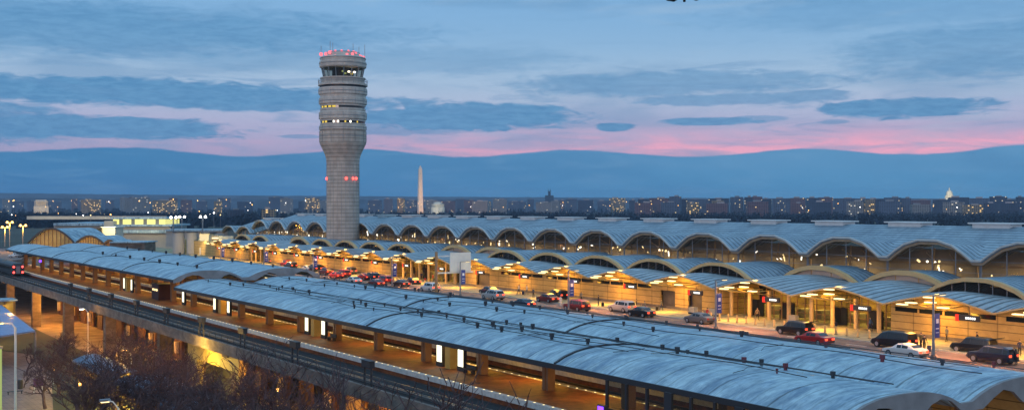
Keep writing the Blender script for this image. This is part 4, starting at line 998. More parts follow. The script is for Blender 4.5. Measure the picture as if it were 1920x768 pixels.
def mast(px, ytop, ybase, d, label, m, w=.25, e=0):
    x, y = atd(px, d); zt = Zat(ytop, d); t = thing('flood_mast', label, 'lamp post', (x, y, max(0, Zat(ybase, d))))
    b = MB(); b.tube([(x, y, max(0, Zat(ybase, d))), (x, y, zt)], w, 6); b.build('post', 'midmet', t)
    b = MB(); b.box(x - 1.6, x + 1.6, y - .25, y + .25, zt - .2, zt); b.build('cross_arm', 'midmet', t)
    b = MB(); b.sphere((x - .9, y - .3, zt + .15), .42, 6); b.sphere((x + .9, y - .3, zt + .15), .42, 6); b.build('lamp', m, t)
    if e: point((x, y - 1, zt - 1), e, SOD if m == 'lampor' else (1, .9, .8), .5)
mast(325, 408, 440, 410, 'tall floodlight mast above the left grey drum', 'lampwh')
mast(341, 407, 440, 430, 'thin floodlight mast between the two grey drums', 'lampwh', .15)
mast(380, 407, 440, 400, 'tallest bright floodlight mast, above the cream block', 'lampwh')
mast(9, 426, 462, 430, 'left orange street lamp at the left edge', 'lampor', .2, 2500)
mast(18, 417, 462, 440, 'taller middle orange street lamp at the left edge', 'lampor', .2, 2500)
mast(43, 423, 462, 430, 'right orange street lamp of the three at the left edge', 'lampor', .2, 2500)
x0, y0 = atd(-60, 400); b = MB(); b.add([(x0 - 20, y0 - 60, 11.9), (118 - 27, y0 - 60, 11.9), (118 - 27, y0 + 260, 11.9), (x0 - 20, y0 + 260, 11.9)], [(0, 1, 2, 3)])
b = MB()
cs = [atd(-80, 330), atd(40, 372), atd(60, 470), atd(-80, 470)]
b.add([(x, y, 12.4) for x, y in cs] + [(x, y, 11) for x, y in cs], [(0, 1, 2, 3), (0, 4, 5, 1), (1, 5, 6, 2), (2, 6, 7, 3), (3, 7, 4, 0)]); struct('parking_deck', b, 'plaza')
for px, py, k, c, l in ((30, 449, 'suv', wht, 'white'), (42, 450, 'sedan', gry, 'grey'), (56, 451, 'suv', blk, 'black')):
    t = car(k, l if l != 'white' else 'white', c, f'{l} car parked under the orange lamps at the left edge, beyond the station', 'car', px, py + 8, rz=1.2, lit=False)
    x, y = atd(px, 385); t.location = (x, y, 12.4)
t['group'] = 'cars parked under the orange lamps'

# ================================================================== LOWER LEFT FOREGROUND
# glazed walkway building along the viaduct
M['roofW'] = mat('dark_blue_roof', (.12, .15, .22), .6, var=.3, scale=.6)
def walkway(y0, y1, x0, x1, zr, label):
    t = thing('glazed_walkway', label, 'walkway', ((x0 + x1) / 2, (y0 + y1) / 2, 0))
    b = MB(); b.sheet(lambda x, y: (x, y, zr + .9 * math.sin(math.pi * (x - x0) / (x1 - x0))), rng(x0, x1, 9), rng(y0, y1, 5), .25); b.build('roof', M['roofW'], t)
    b = MB(); b.box(x0 + .8, x0 + .86, y0 + .4, y1 - .4, .2, zr); b.build('glass_wall', 'glasscl', t)
    y = y0 + .4
    while y < y1 - .4: b = MB(); b.box(x0 + .7, x0 + .9, y - .08, y + .08, 0, zr); b.build('mullion', 'bronze', t); y += 1.6
    b = MB(); b.box(x0 + .72, x0 + .94, y0 + .4, y1 - .4, 3.0, 3.15); b.build('transom', 'bronze', t)
    b = MB(); b.box(x1 - .6, x1 - .4, y0 + .4, y1 - .4, 0, zr + .2); b.build('back_wall', 'yelwall', t)
    for y in rng(y0 + 4, y1 - 4, max(2, int((y1 - y0) / 8))):
        area(((x0 + x1) / 2 + .5, y, zr - .3), 9000, (1, .70, .13), 2, 5)
walkway(116, 157, 38.5, 46.3, 6.3, 'long blue roofed glazed walkway glowing yellow below the bare trees')
walkway(166, 190, 40.5, 46.3, 5.2, 'short glazed pavilion with a small blue roof glowing yellow, left of the long walkway')
# entrance portal below the viaduct
t = thing('station_entrance', 'yellow lit portal with a dark opening under the metro viaduct', 'entrance', (53, 168, 0))
ya, yb = px2(448, 53.2), px2(352, 53.2)
b = MB(); b.box(53.2, 54.2, ya, yb, 7.2, 9.3); b.build('lintel', 'yelwall', t)
for y in (ya, yb - 4.5): b = MB(); b.box(53.2, 54.2, y, y + (1.2 if y == ya else 4.5), 0, 7.2); b.build('jamb', 'yelwall', t)
b = MB(); b.box(56, 56.3, ya, yb, 0, 7.2); b.build('dark_screen', 'darkmet', t)
area((50.5, (ya + yb) / 2, 6.2), 2600, (1, .6, .1), 2, 14, (1, 0, .35)); 
t = thing('street_level_arcade', 'dark brown arcade wall with lit openings under the metro viaduct', 'building', (67, 240, 0))
for k in range(24):
    y = 120 + k * 9; b = MB(); b.box(67, 67.5, y, y + 4.6, 0, 8.8); b.build('wall', 'oxbrown', t)
    b = MB(); b.box(67, 67.5, y + 4.6, y + 9, 4.4, 8.8); b.build('lintel', 'oxbrown', t)
    if k % 2: b = MB(); b.box(66.3, 66.9, y + 1.5, y + 2.6, 1.2, 3.4); b.build('poster_case', 'interior', t)
# street under the viaduct: sodium pools
for px, py, w in ((75, 600, 4500), (120, 596, 11000), (160, 620, 2500), (225, 640, 8000), (265, 668, 4500), (680, 765, 16000), (770, 765, 9000), (570, 720, 3000), (20, 640, 1000), (330, 690, 3000)):
    x, y = at(px, py, 0); x = 61 if px != 20 else x; y = px2(px, x); point((x, y, 6.5), w, (1, .40, .05), .3, 'sodium_lamp')
ttt = [(165, 579, 655, 52.5), (30, 553, 602, 60), (178, 690, 0, 0)]
def lamp(px, ytop, X, label, arm=2.0, m='lampor', col='whitemet', w=.12, e=0, side=-1):
    y = px2(px, X); d = X * S + y * CO; zt = Zat(ytop, d)
    t = thing('street_lamp', label, 'street lamp', (X, y, 0))
    b = MB(); b.tube([(X, y, 0), (X, y, zt - .6), (X + side * .5 * CO, y - side * .5 * S, zt), (X + side * arm * CO, y - side * arm * S, zt + .15)], [w, w * .8, w * .6, w * .5], 7); b.build('pole', col, t)
    b = MB(); xx, yy = X + side * arm * CO, y - side * arm * S; b.cb(xx, yy, zt + .02, .9, .4, .2); b.build('lamp_housing', 'midmet', t)
    b = MB(); b.cb(xx, yy, zt - .07, .7, .3, .08); b.build('lamp_glass', m, t)
    if e: point((xx, yy, zt - .5), e, SOD, .3)
lamp(165, 579, 50, 'thin pale street lamp standing in front of the viaduct pier', 1.2, 'lampwh', e=500)
lamp(29, 606, 29, 'tall white street lamp at the bottom left edge with its arm to the left', 2.2, 'lum', w=.2, e=700)
lamp(28, 553, 58, 'slim grey street lamp beside the lit canopy at the left edge', 1.5, 'lampwh', 'midmet', e=300)
lamp(246, 655, 47, 'street lamp with an orange glow among the bare trees', .8, 'lampor', e=500)
for px, py, w in ((100, 700, 900), (150, 730, 700), (205, 700, 900), (300, 720, 700), (420, 720, 500), (520, 740, 600), (620, 745, 700)):
    x, y = at(px, py, 2); t = thing('bollard_light', f'low warm path light among the bare trees, near the {"plaza" if px < 120 else "short pavilion" if px < 260 else "long walkway" if px < 360 else "yellow portal" if px < 450 else "middle trees" if px < 600 else "right trees"}' + (' edge' if px == 100 else ', front' if px == 150 else ''), 'light', (x, y, 0))
    b = MB(); b.lathe([(.12, 0), (.12, 2.6)], (x, y), 8); b.build('post', 'midmet', t); b = MB(); b.lathe([(.18, 2.6), (.18, 3.0)], (x, y), 8); b.build('lamp', 'lampor', t); point((x, y, 3.4), w * .5, (1, .55, .08), .15)
lamp(222, 752, 26, 'grey street lamp with a flat pale blue head at the bottom, among the branches', 1.2, 'lum', 'whitemet', .1, e=0)
# blue roofed shelter at the left edge
cs = [at(-70, 560, 6), at(2, 572, 6), at(66, 621, 6), at(-60, 640, 6)]
t = thing('bus_shelter', 'large shelter with a flat dark blue roof at the left edge', 'shelter', (cs[2][0], cs[2][1], 0))
b = MB(); b.add([(x, y, 6.2) for x, y in cs] + [(x, y, 5.9) for x, y in cs], [(0, 1, 2, 3), (7, 6, 5, 4), (0, 4, 5, 1), (1, 5, 6, 2), (2, 6, 7, 3), (3, 7, 4, 0)]); b.build('roof', mat('blue_shelter_roof', (.22, .30, .5), .5), t)
for x, y in cs: b = MB(); b.tube([(x, y, 0), (x, y, 5.9)], .18, 6); b.build('post', 'midmet', t)
cx_, cy_ = at(10, 610, 4); point((cx_, cy_, 4.5), 900, (1, .75, .2), .4)
t = thing('lit_kiosk', 'yellow glowing glass kiosk behind the blue shelter roof at the left edge', 'kiosk', (*at(10, 585, 3), 0))
x, y = at(8, 590, 4); b = MB(); b.box(x - 6, x + 3, y + 3, y + 9, 0, 7.0); b.build('glass_box', 'yelwall', t); point((x - 1, y + 1.2, 5.5), 700, (1, .65, .12), .3); b = MB(); b.box(x - 6.4, x + 3.4, y + 2.6, y + 9.4, 7.0, 7.4); b.build('roof', 'roofS', t)
for k in range(5): b = MB(); b.box(x - 5.9 + k * 2.1, x - 5.75 + k * 2.1, y + 2.8, y + 2.95, 0, 7); b.build('mullion', 'bronze', t)
# green glass stair tower at the very edge
x, y = at(2, 768, 0); d = 150
t = thing('glass_stair_tower', 'tall green lit glass stair tower cut by the left edge', 'tower', (*atd(-14, 150), 0))
slab(t, -60, -4, 655, 790, 150, 1.2, 'grnwin', 'glass_front'); slab(t, -62, -4, 651, 655, 149.5, 1.5, 'midmet', 'roof'); 
for pxx in (-30, -18, -6): slab(t, pxx, pxx + 1.2, 655, 790, 149.7, .2, 'midmet', 'mullion')
# bench, bin, cart-like violet sign on the plaza
x, y = at(72, 735, 0); t = thing('notice_board', 'small dark violet notice board on two legs on the plaza, bottom left', 'sign', (x, y, 0))
b = MB(); b.cb(x, y, 1.0, 1.5, .12, 1.3); b.build('board', mat('violet_board', (.08, .03, .13), .6), t)
for s in (-.7, .7): b = MB(); b.tube([(x + s, y, 0), (x + s * .8, y, 1.1)], .06, 5); b.build('leg', 'whitemet', t)
x, y = at(38, 728, 0); t = thing('litter_bin', 'dark litter bin on the plaza at the bottom left', 'bin', (x, y, 0)); b = MB(); b.lathe([(.4, 0), (.45, 1.3), (.35, 1.5)], (x, y), 10); b.build('body', 'darkmet', t); b = MB(); b.lathe([(.2, 1.5), (.2, 1.6)], (x, y), 8); b.build('lid', 'midmet', t)
x, y = at(28, 738, 0); t = thing('park_bench', 'low dark bench on the plaza left of the bin', 'bench', (x, y, 0)); b = MB(); b.cb(x, y, .42, 2.4, .5, .1); b.build('seat', 'darkmet', t)
for s in (-1, 1): b = MB(); b.cb(x + s, y, 0, .1, .45, .42); b.build('leg', 'darkmet', t)

# ================================================================== BARE TREES
def tree_mesh(seed, H, spread=1.0, dens=1.0, nc=(5, 4, 4, 3, 4)):
    r = random.Random(seed); T = MB(); K = MB(); cnt = [0]
    def grow(p, d, ln, rad, lvl):
        steps = 3 if lvl < 3 else 2; pts = [p]; rs = [rad]; q = Vector(p); dd = Vector(d)
        for i in range(steps):
            dd = (dd + Vector((r.uniform(-.22, .22), r.uniform(-.22, .22), r.uniform(-.05, .16)))).normalized(); q = q + dd * ln / steps; pts.append(q.copy()); rs.append(rad * (1 - .42 * (i + 1) / steps))
        (T if lvl < 2 else K).tube(pts, rs, 6 if lvl < 2 else 3, 0, lvl < 2)
        if lvl >= 5: return
        nch = nc[lvl]
        for k in range(nch):
            if lvl > 1 and r.random() > dens: continue
            f = r.uniform(.45, 1.0) if k else 1.0; seg = min(int(f * steps), steps - 1); bp = pts[seg].lerp(pts[seg + 1], f * steps - seg) if seg < steps else pts[-1]
            ax = Vector((r.uniform(-1, 1), r.uniform(-1, 1), r.uniform(-.3, .3))).normalized(); nd = (dd + ax * spread * r.uniform(.55, 1.05)); nd.z = max(nd.z, -.1); nd.normalize()
            grow(bp, nd, ln * r.uniform(.62, .85), max(rs[seg] * .64, .030), lvl + 1)
    grow(Vector((0, 0, 0)), Vector((r.uniform(-.1, .1), r.uniform(-.1, .1), 1)), H * .26, H * .030, 0)
    return T, K
protos = []
for i, (sd, H) in enumerate(((5, 13.5), (17, 12.5), (29, 14))):
    T, K = tree_mesh(sd, H, 1.0 + .1 * i, .80); protos.append((T, K, H))
for sd, H, nc in ((41, 14, (4, 3, 3, 3, 3)), (57, 13, (4, 3, 4, 3, 2))): T, K = tree_mesh(sd, H, .95, .9, nc); protos.append((T, K, H))
TREES = [(50, 640, 38, 'over the low bench at the far left'), (110, 640, 38, 'behind the path light at the plaza edge'), (160, 660, 30, 'very near one at the bottom left'), (215, 625, 40, 'tall one over the short glazed pavilion'), (315, 640, 41, 'between the pavilion and the yellow portal'), (420, 660, 40, 'directly before the yellow portal'), (85, 665, 34, 'large near one over the left plaza'), (185, 640, 33, 'large near one left of the pavilion'), (375, 670, 33, 'large near one before the long walkway'), (465, 690, 34, 'near one right of the long walkway'), (130, 625, 44, 'tall one behind the path light'), (255, 615, 46, 'tall one left of the orange street lamp'), (60, 640, 46, 'at the far left beside the shelter'), (120, 615, 47, 'left of the thin pale lamp'), (175, 640, 44, 'below the orange lit street'), (225, 600, 47, 'tallest one in the left group, in front of the viaduct'),
         (275, 640, 43, 'in front of the short glazed pavilion'), (330, 630, 46, 'left of the yellow portal'), (385, 690, 40, 'low one in front of the yellow portal'), (480, 640, 46, 'right of the yellow portal'),
         (560, 635, 45, 'with its top over the tracks, in the middle group'), (640, 655, 44, 'at the right of the middle group'), (715, 690, 42, 'right end one before the thin last tree'), (800, 690, 42, 'thin last one on the right'),
         (45, 690, 35, 'leftmost low one before the plaza'), (160, 675, 41, 'low one left of the short glazed pavilion'), (255, 690, 36, 'before the small dark blue roof'), (360, 650, 43, 'over the middle of the long walkway roof'), (760, 735, 39, 'smallest one at the bottom centre'), (100, 660, 40, 'behind the notice board, bottom left'), (200, 665, 38, 'between the two glazed pavilions and the plaza'), (305, 665, 38, 'over the blue roof of the long walkway'), (520, 660, 43, 'between the yellow portal and the middle group'), (140, 700, 34, 'nearest one at the bottom left'), (430, 725, 37, 'low one before the long walkway')]
inst = {}
for i, (px, ytop, X, l) in enumerate(TREES):
    y = px2(px, X); d = X * S + y * CO; zt = Zat(ytop, d); pi_ = (i % 3) if px < 470 else 3 + i % 2; T, K, H = protos[pi_]
    if pi_ not in inst:
        t = thing('bare_tree', '', 'tree', (0, 0, 0), 'bare trees in front of the viaduct'); T.build('trunk', 'bark', t); K.build('crown', 'bark', t)
        zmax = max(v[2] for v in K.v); inst[pi_] = (t, zmax)
    else: t = dup(inst[pi_][0]); zmax = inst[pi_][1]
    t['label'] = 'bare leafless tree, ' + l
    s = zt / zmax; sx = min(s, 1.15); t.location = (X, y, 0); t.scale = (s * .95, s * .95, s); t.rotation_euler.z = i * 1.3

# ================================================================== FAR CITY
def ridge(name, d, pts, depth, m, seed, amp=2.0, step=12):
    r = random.Random(seed); b = MB(); vs = []; n = 0; px = pts[0][0]
    while px <= pts[-1][0]:
        for (a, ya), (c, yc) in zip(pts[:-1], pts[1:]):
            if a <= px <= c: yy = ya + (yc - ya) * (px - a) / (c - a); break
        z = Zat(yy + r.uniform(-amp, amp) * .3, d); x0, y0 = atd(px, d); x1, y1 = atd(px, d + depth); xf, yf = atd(px, d - depth * .35)
        vs += [(xf, yf, 0), (x0, y0, z), (x1, y1, z * .6), (x1, y1, 0)]; n += 1; px += step
    b.add(vs, [f for i in range(n - 1) for f in ((4 * i, 4 * i + 4, 4 * i + 5, 4 * i + 1), (4 * i + 1, 4 * i + 5, 4 * i + 6, 4 * i + 2), (4 * i + 2, 4 * i + 6, 4 * i + 7, 4 * i + 3))])
    return struct(name, b, m)
M['hill'] = mat('wooded_hills', (.04, .06, .09), 1, var=.5, scale=.004)
ridge('hills', 10500, [(-900, 366), (-300, 361), (0, 361.5), (150, 363.5), (400, 366), (600, 367), (900, 369), (1300, 371), (1700, 372), (2300, 370), (2900, 372)], 1800, 'hill', 3, 1.2, 9)
ridge('hills', 7200, [(-900, 372), (0, 371), (300, 373), (700, 374), (1100, 374.5), (1500, 376), (2900, 377)], 1200, 'hill', 8, 2.2, 7)
def woods(name, d0, d1, px0, px1, ytop, n, seed, label, hmin=9, hmax=16):
    r = random.Random(seed); b = MB()
    for i in range(n):
        px = r.uniform(px0, px1); d = r.uniform(d0, d1); x, y = atd(px, d); h = r.uniform(hmin, hmax); w = h * r.uniform(.5, .9)
        for k in range(26):
            a = r.uniform(0, 2 * PI); q = r.random() ** .5; zz = r.uniform(.0, 1); rad = w * math.sqrt(max(.02, 1 - (2 * zz - .9) ** 2 * .8)) * q; s = r.uniform(1.2, 3.0)
            cx, cy, cz = x + rad * math.cos(a), y + rad * math.sin(a), h * zz
            v = [(cx + r.uniform(-s, s), cy + r.uniform(-s, s), max(0, cz + r.uniform(-s, s))) for _ in range(3)]; b.add(v, [(0, 1, 2)])
        b.add([(x - w * .5, y, 0), (x + w * .5, y, 0), (x + w * .35, y + w * .3, h * .8), (x - w * .35, y - w * .3, h * .8)], [(0, 1, 2, 3)])
    return tag(b.build('woodland', 'woods'), label, 'trees', kind='stuff')
woods('w', 1500, 2100, -100, 1000, 396, 900, 1, 'dark near belt of trees beyond the airfield, left and centre')
woods('w', 2200, 3300, -150, 1100, 390, 900, 2, 'dark far belt of trees across the river, left and centre', 10, 18)
woods('w', 1500, 2300, 900, 2100, 396, 900, 4, 'dark near belt of trees behind the terminal on the right')
woods('w', 2400, 3200, 900, 2100, 390, 700, 5, 'dark far belt of trees in front of the skyline on the right', 10, 17)
woods('w', 4500, 6200, -150, 2100, 382, 900, 6, 'faint blue trees between the far buildings', 12, 26)
WB = [windows_mat('far_facade_' + n, w, l, 5, 4, f, e) for n, w, l, f, e in (('blue', (.12, .15, .22), (1, .75, .35), .02, 1.0), ('brick', (.22, .12, .13), (1, .7, .3), .03, 1.1), ('pale', (.32, .30, .28), (1, .85, .6), .025, 1.0), ('dark', (.05, .07, .12), (1, .8, .5), .02, 1.0), ('bright', (.35, .26, .16), (1, .62, .2), .14, 1.5))]
tones = ['blue grey', 'brick red', 'pale', 'dark glass', 'brightly lit']
rb = random.Random(21); blds = []
def citybld(px, w, ytop, d, ti): blds.append((px, w, ytop, d, ti))
px = 1196
while px < 1925:
    w = rb.uniform(14, 38); citybld(px + w / 2, w, rb.uniform(368, 375), rb.uniform(3500, 3900), rb.choice((0, 1, 3, 3, 0, 3, 2))); px += w * rb.uniform(.9, 1.15)
px = 1190
while px < 1925: w = rb.uniform(16, 44); citybld(px + w / 2, w, rb.uniform(377, 384), rb.uniform(3150, 3400), rb.choice((0, 3, 4, 1, 3, 2))); px += w * rb.uniform(1.2, 2.2)
px = 690
while px < 1195: w = rb.uniform(10, 30); citybld(px + w / 2, w, rb.uniform(371, 379), rb.uniform(4300, 5200), rb.choice((0, 1, 2, 2, 3, 0, 4))); px += w * rb.uniform(.8, 1.5)
px = 5
while px < 600: w = rb.uniform(9, 30); citybld(px + w / 2, w, rb.uniform(369, 378), rb.uniform(4600, 6000), rb.choice((0, 2, 2, 3, 0, 1))); px += w * rb.uniform(1.0, 2.2)
for px, w, yt, d, ti in ((170, 34, 374, 4300, 4), (308, 44, 375.5, 4300, 4), (258, 46, 371, 4700, 2), (585, 26, 371, 4800, 4), (535, 18, 371, 4800, 2), (408, 14, 377, 3800, 4), (1632, 18, 374, 3300, 4), (1345, 22, 376, 3300, 4), (1297, 20, 379, 3300, 4), (1825, 34, 384, 3100, 4), (445, 26, 393, 2100, 3), (502, 24, 392.5, 2050, 4), (900, 30, 377, 4300, 2)): citybld(px, w, yt, d, ti)
blds.sort(); ordn = 0
for i, (px, w, yt, d, ti) in enumerate(blds):
    x, y = atd(px, d); W = w * d / F; h = Zat(yt, d); dp = rb.uniform(14, 30)
    t = thing('city_building', f'{tones[ti]} {"wide" if w > 26 else "narrow" if w < 15 else "medium"} building in the far city, number {i + 1} of {len(blds)} counted from the left', 'building', (x, y, 0), 'buildings of the far city')
    b = MB(); b.box(-W / 2, W / 2, 0, dp, 0, h); o = b.build('walls', WB[ti], None); o.parent = t
    b = MB(); k = rb.uniform(-.2, .2) * W; b.box(k - W * .18, k + W * .18, dp * .3, dp * .7, h, h + rb.uniform(2.5, 5)); o = b.build('roof_plant', WB[3] if False else 'midmet', None); o.parent = t
    t.rotation_euler.z = -math.atan2(x, y) + rb.uniform(-.25, .25)
# lights sprinkled through the city
base = None; rl = random.Random(5)
for i in range(130):
    if i < 66: px, py, d = rl.uniform(0, 600), rl.uniform(372, 404), rl.uniform(1400, 5000)
    elif i < 82: px, py, d = rl.uniform(690, 1200), rl.uniform(375, 392), rl.uniform(2500, 4200)
    else: px, py, d = rl.uniform(1200, 1915), rl.uniform(380, 397), rl.uniform(1600, 3000)
    z = rl.uniform(7, 22); d = min(5200, max(1300, F * (CAMZ - z) / (py - HY))) if py > 389 else rl.uniform(2500, 4800); z = max(5, Zat(py, d)); x, y = atd(px, d)
    k = rl.choice((0, 0, 1, 2)); key = ('lampor', 'lampwh', 'lum')[k]
    if base is None: base = {}
    lab = 'tiny distant ' + ('orange', 'white', 'pale yellow')[k] + ' street light in the dark belt below the skyline'
    if key not in base:
        t = thing('distant_street_light', lab, 'street light', (x, y, 0), f'distant {("orange", "white", "pale yellow")[k]} street lights'); b = MB(); b.sphere((x, y, 14), .5, 5); b.build('lamp', key, t)
        b = MB(); b.tube([(x, y, 0), (x, y, 14)], .12, 4); b.build('pole', 'midmet', t); base[key] = t; t.scale = (1, 1, z / 14)
    else: t = dup(base[key], (x, y, 0)); t.scale = (rl.uniform(.6, 1.5),) * 2 + (z / 14,)
# lit wall strip beyond the airfield
t = bld('airfield_wall', 'long pale lit retaining wall along the road beyond the airfield, left background', 'wall', 180, 1500)
slab(t, 50, 310, 405, 411, 1500, 4, 'palewall', 'wall', .02)
for px in range(60, 310, 24): x, y = atd(px, 1485); point((x, y, 17), 1500, (1, .75, .4), 1)
# obelisk
d = 4160; x, y = atd(788, d); t = thing('obelisk', 'tall pale floodlit obelisk on the skyline right of the tower', 'monument', (x, y, 0))
a = -math.atan2(x, y)
def frust(w0, w1, z0, z1):
    b = MB(); b.add([(sx * w / 2, sy * w / 2, z) for z, w in ((z0, w0), (z1, w1)) for sx, sy in ((-1, -1), (1, -1), (1, 1), (-1, 1))], [(0, 3, 2, 1), (4, 5, 6, 7), (0, 1, 5, 4), (1, 2, 6, 5), (2, 3, 7, 6), (3, 0, 4, 7)]); return b
o = frust(17.5, 11.0, 0, Zat(317, d)).build('shaft', 'facewarm', None); o.parent = t
o = frust(11.0, .3, Zat(317, d), Zat(309.5, d)).build('pyramidion', 'facewarm', None); o.parent = t; t.rotation_euler.z = a + .35
def flood(px, d, back, z, tz, w, size=12, col=(1, .78, .5)):
    x, y = atd(px, d - back); X, Y = atd(px, d); area((x, y, z), w, col, size, size, (X - x, Y - y, tz - z), 'floodlight')
flood(788, d, 190, 6, 95, 400000, 12, (1, .50, .22))
# domed capitol
def rotobj(name, label, cat, px, d):
    x, y = atd(px, d); t = thing(name, label, cat, (x, y, 0)); t.rotation_euler.z = -math.atan2(x, y); return t
def lp(t, b, name, m): o = b.build(name, m, None); o.parent = t; return o
d = 5100; t = rotobj('capitol', 'white domed capitol glowing on the skyline at the right', 'capitol', 1780, d); s = d / F
Z = lambda y: Zat(y, d)
b = MB(); b.box(-22 * s, 22 * s, -8, 30, 0, Z(376)); lp(t, b, 'wings', 'facewarm')
b = MB(); b.box(-9 * s, 9 * s, -14, 30, 0, Z(374)); lp(t, b, 'centre_block', 'facewarm')
b = MB(); b.lathe([(8 * s, Z(376)), (8 * s, Z(371)), (6.8 * s, Z(371)), (6.8 * s, Z(366)), (6.2 * s, Z(366)), (5.8 * s, Z(362)), (4.6 * s, Z(358.5)), (2.6 * s, Z(356.5)), (1.4 * s, Z(356)), (1.4 * s, Z(353.5)), (.8 * s, Z(353)), (.3 * s, Z(350.5))], (0, 8), 24); dm = lp(t, b, 'dome', 'facewarm')
b = MB()
for k in range(24):
    q = k * PI / 12; b.tube([(7.5 * s * math.cos(q), 8 + 7.5 * s * math.sin(q), Z(371)), (7.5 * s * math.cos(q), 8 + 7.5 * s * math.sin(q), Z(366.5))], .8, 4)
lp(dm, b, 'colonnade', 'facewarm')
flood(1780, d, 260, 30, 95, 800000, 12, (1, .85, .5))
# domed memorial
d = 3300; t = rotobj('domed_memorial', 'low white domed memorial with columns, right of the obelisk', 'memorial', 821, d); s = d / F; Z = lambda y: Zat(y, d)
b = MB(); b.lathe([(13 * s, 0), (13 * s, Z(389)), (12.6 * s, Z(388))], (0, 15), 24); lp(t, b, 'base', 'facewarm')
b = MB(); b.lathe([(8.2 * s, Z(389)), (8.2 * s, Z(383))], (0, 15), 24); lp(t, b, 'drum', 'facewarm')
b = MB(); b.lathe([(12 * s, Z(384)), (12 * s, Z(382.3)), (8.5 * s, Z(382.3)), (8 * s, Z(381)), (6.5 * s, Z(379.4)), (3 * s, Z(378.4)), (.5 * s, Z(378.2))], (0, 15), 24); lp(t, b, 'dome', 'facewarm')
for k in range(20):
    q = k * PI / 10; b = MB(); b.tube([(11 * s * math.cos(q), 15 + 11 * s * math.sin(q), Z(389)), (11 * s * math.cos(q), 15 + 11 * s * math.sin(q), Z(384))], 1.1, 6); lp(t, b, 'column', 'facewarm')
flood(821, d, 130, 3, 18, 110000, 8, (1, .88, .6))
# rectangular temple memorial
d = 4250; t = rotobj('temple_memorial', 'square columned memorial lit warm yellow in the far left of the city', 'memorial', 77, d); s = d / F; Z = lambda y: Zat(y, d)
b = MB(); b.box(-13 * s, 13 * s, 0, 36, 0, Z(386)); lp(t, b, 'base', 'facewarm')
b = MB(); b.box(-9.5 * s, 9.5 * s, 4, 32, Z(386), Z(378)); lp(t, b, 'cella', 'facewarm')
b = MB(); b.box(-12 * s, 12 * s, 0, 36, Z(378.3), Z(376.6)); b.box(-9.5 * s, 9.5 * s, 4, 32, Z(376.6), Z(374.5)); lp(t, b, 'entablature', 'facewarm')
for k in range(12): b = MB(); xx = -11.3 * s + k * 22.6 * s / 11; b.tube([(xx, 1.5, Z(386)), (xx, 1.5, Z(378.3))], 1.0, 6); lp(t, b, 'column', 'facewarm')
flood(77, d, 140, 3, 28, 130000, 8, (1, .62, .2))
# dark spired church silhouette
d = 6500; t = rotobj('church_tower', 'dark church tower silhouette on the skyline between the obelisk and the right blocks', 'church', 1030, d); s = d / F; Z = lambda y: Zat(y, d)
b = MB(); b.box(-8 * s, 8 * s, 0, 30, 0, Z(366)); lp(t, b, 'nave', 'hill'); b = MB(); b.box(-2.5 * s, 2.5 * s, 8, 24, 0, Z(358)); lp(t, b, 'tower', 'hill')
for k in (-2, 2): b = MB(); b.lathe([(.7 * s, Z(358)), (.1 * s, Z(353.5))], (k * s, 16), 6); lp(t, b, 'pinnacle', 'hill')

# ================================================================== AIRLINER just touching the top edge
d = 400.0; x, y = atd(1301, d)
t = thing('airliner', 'airliner passing overhead, only its underside dips into the top edge', 'aeroplane', (x, y, 0)); t.location = (x, y, Zat(5.2, d)); t.rotation_euler.z = -bd + .15
pl = mat('airliner_paint', (.12, .14, .17), .4, var=0)
def ap(b, n, m=pl, sm=True): o = b.build(n, m, None, sm); o.parent = t; return o
# local: nose to -Y, engine bottom at z=0 of right engine x=0
ex = 5.2
b = MB(); b.tube([(-ex, -17, 3.6), (-ex, -16, 3.5), (-ex, -13.5, 3.5), (-ex, 8, 3.5), (-ex, 14, 4.1), (-ex, 19, 4.8)], [.3, 1.1, 1.9, 1.9, 1.2, .3], 16); ap(b, 'fuselage')
for s in (-1, 1):
    b = MB(); b.add([(-ex + s * 1.5, -4, 2.7), (-ex + s * 1.5, 3, 2.7), (-ex + s * 16, 6.5, 4.0), (-ex + s * 16, 5, 4.0), (-ex + s * 1.5, -4, 3.1), (-ex + s * 1.5, 3, 3.0), (-ex + s * 16, 6.5, 4.1), (-ex + s * 16, 5, 4.1)], [(0, 1, 2, 3), (7, 6, 5, 4), (0, 4, 5, 1), (1, 5, 6, 2), (2, 6, 7, 3), (3, 7, 4, 0)]); ap(b, 'wing', sm=False)
    b = MB(); b.tube([(-ex + s * ex, -5.5, 1.05), (-ex + s * ex, -4.8, 1.05), (-ex + s * ex, -2.6, 1.1), (-ex + s * ex, -.8, 1.2)], [.95, 1.05, .95, .55], 14); ap(b, 'engine')
    b = MB(); b.box(-ex + s * ex - .12, -ex + s * ex + .12, -3.5, -.5, 2.0, 3.2); ap(b, 'engine_pylon', sm=False)
    b = MB(); b.add([(-ex + s * .5, 15, 4.4), (-ex + s * .5, 18, 4.6), (-ex + s * 5.5, 19, 5.0), (-ex + s * 5.5, 18, 5.0), (-ex + s * .5, 15, 4.6), (-ex + s * .5, 18, 4.7), (-ex + s * 5.5, 19, 5.1), (-ex + s * 5.5, 18, 5.1)], [(0, 1, 2, 3), (7, 6, 5, 4), (0, 4, 5, 1), (1, 5, 6, 2), (2, 6, 7, 3), (3, 7, 4, 0)]); ap(b, 'tailplane', sm=False)
    b = MB(); b.tube([(-ex + s * 2, 1.0, 2.7), (-ex + s * 2, 1.0, .9)], .12, 5); g_ = ap(b, 'landing_gear'); b = MB(); b.tube([(-ex + s * 2 - .35, 1.0, .75), (-ex + s * 2 + .35, 1.0, .75)], .5, 12); o = ap(b, 'wheel', M['tyre'])
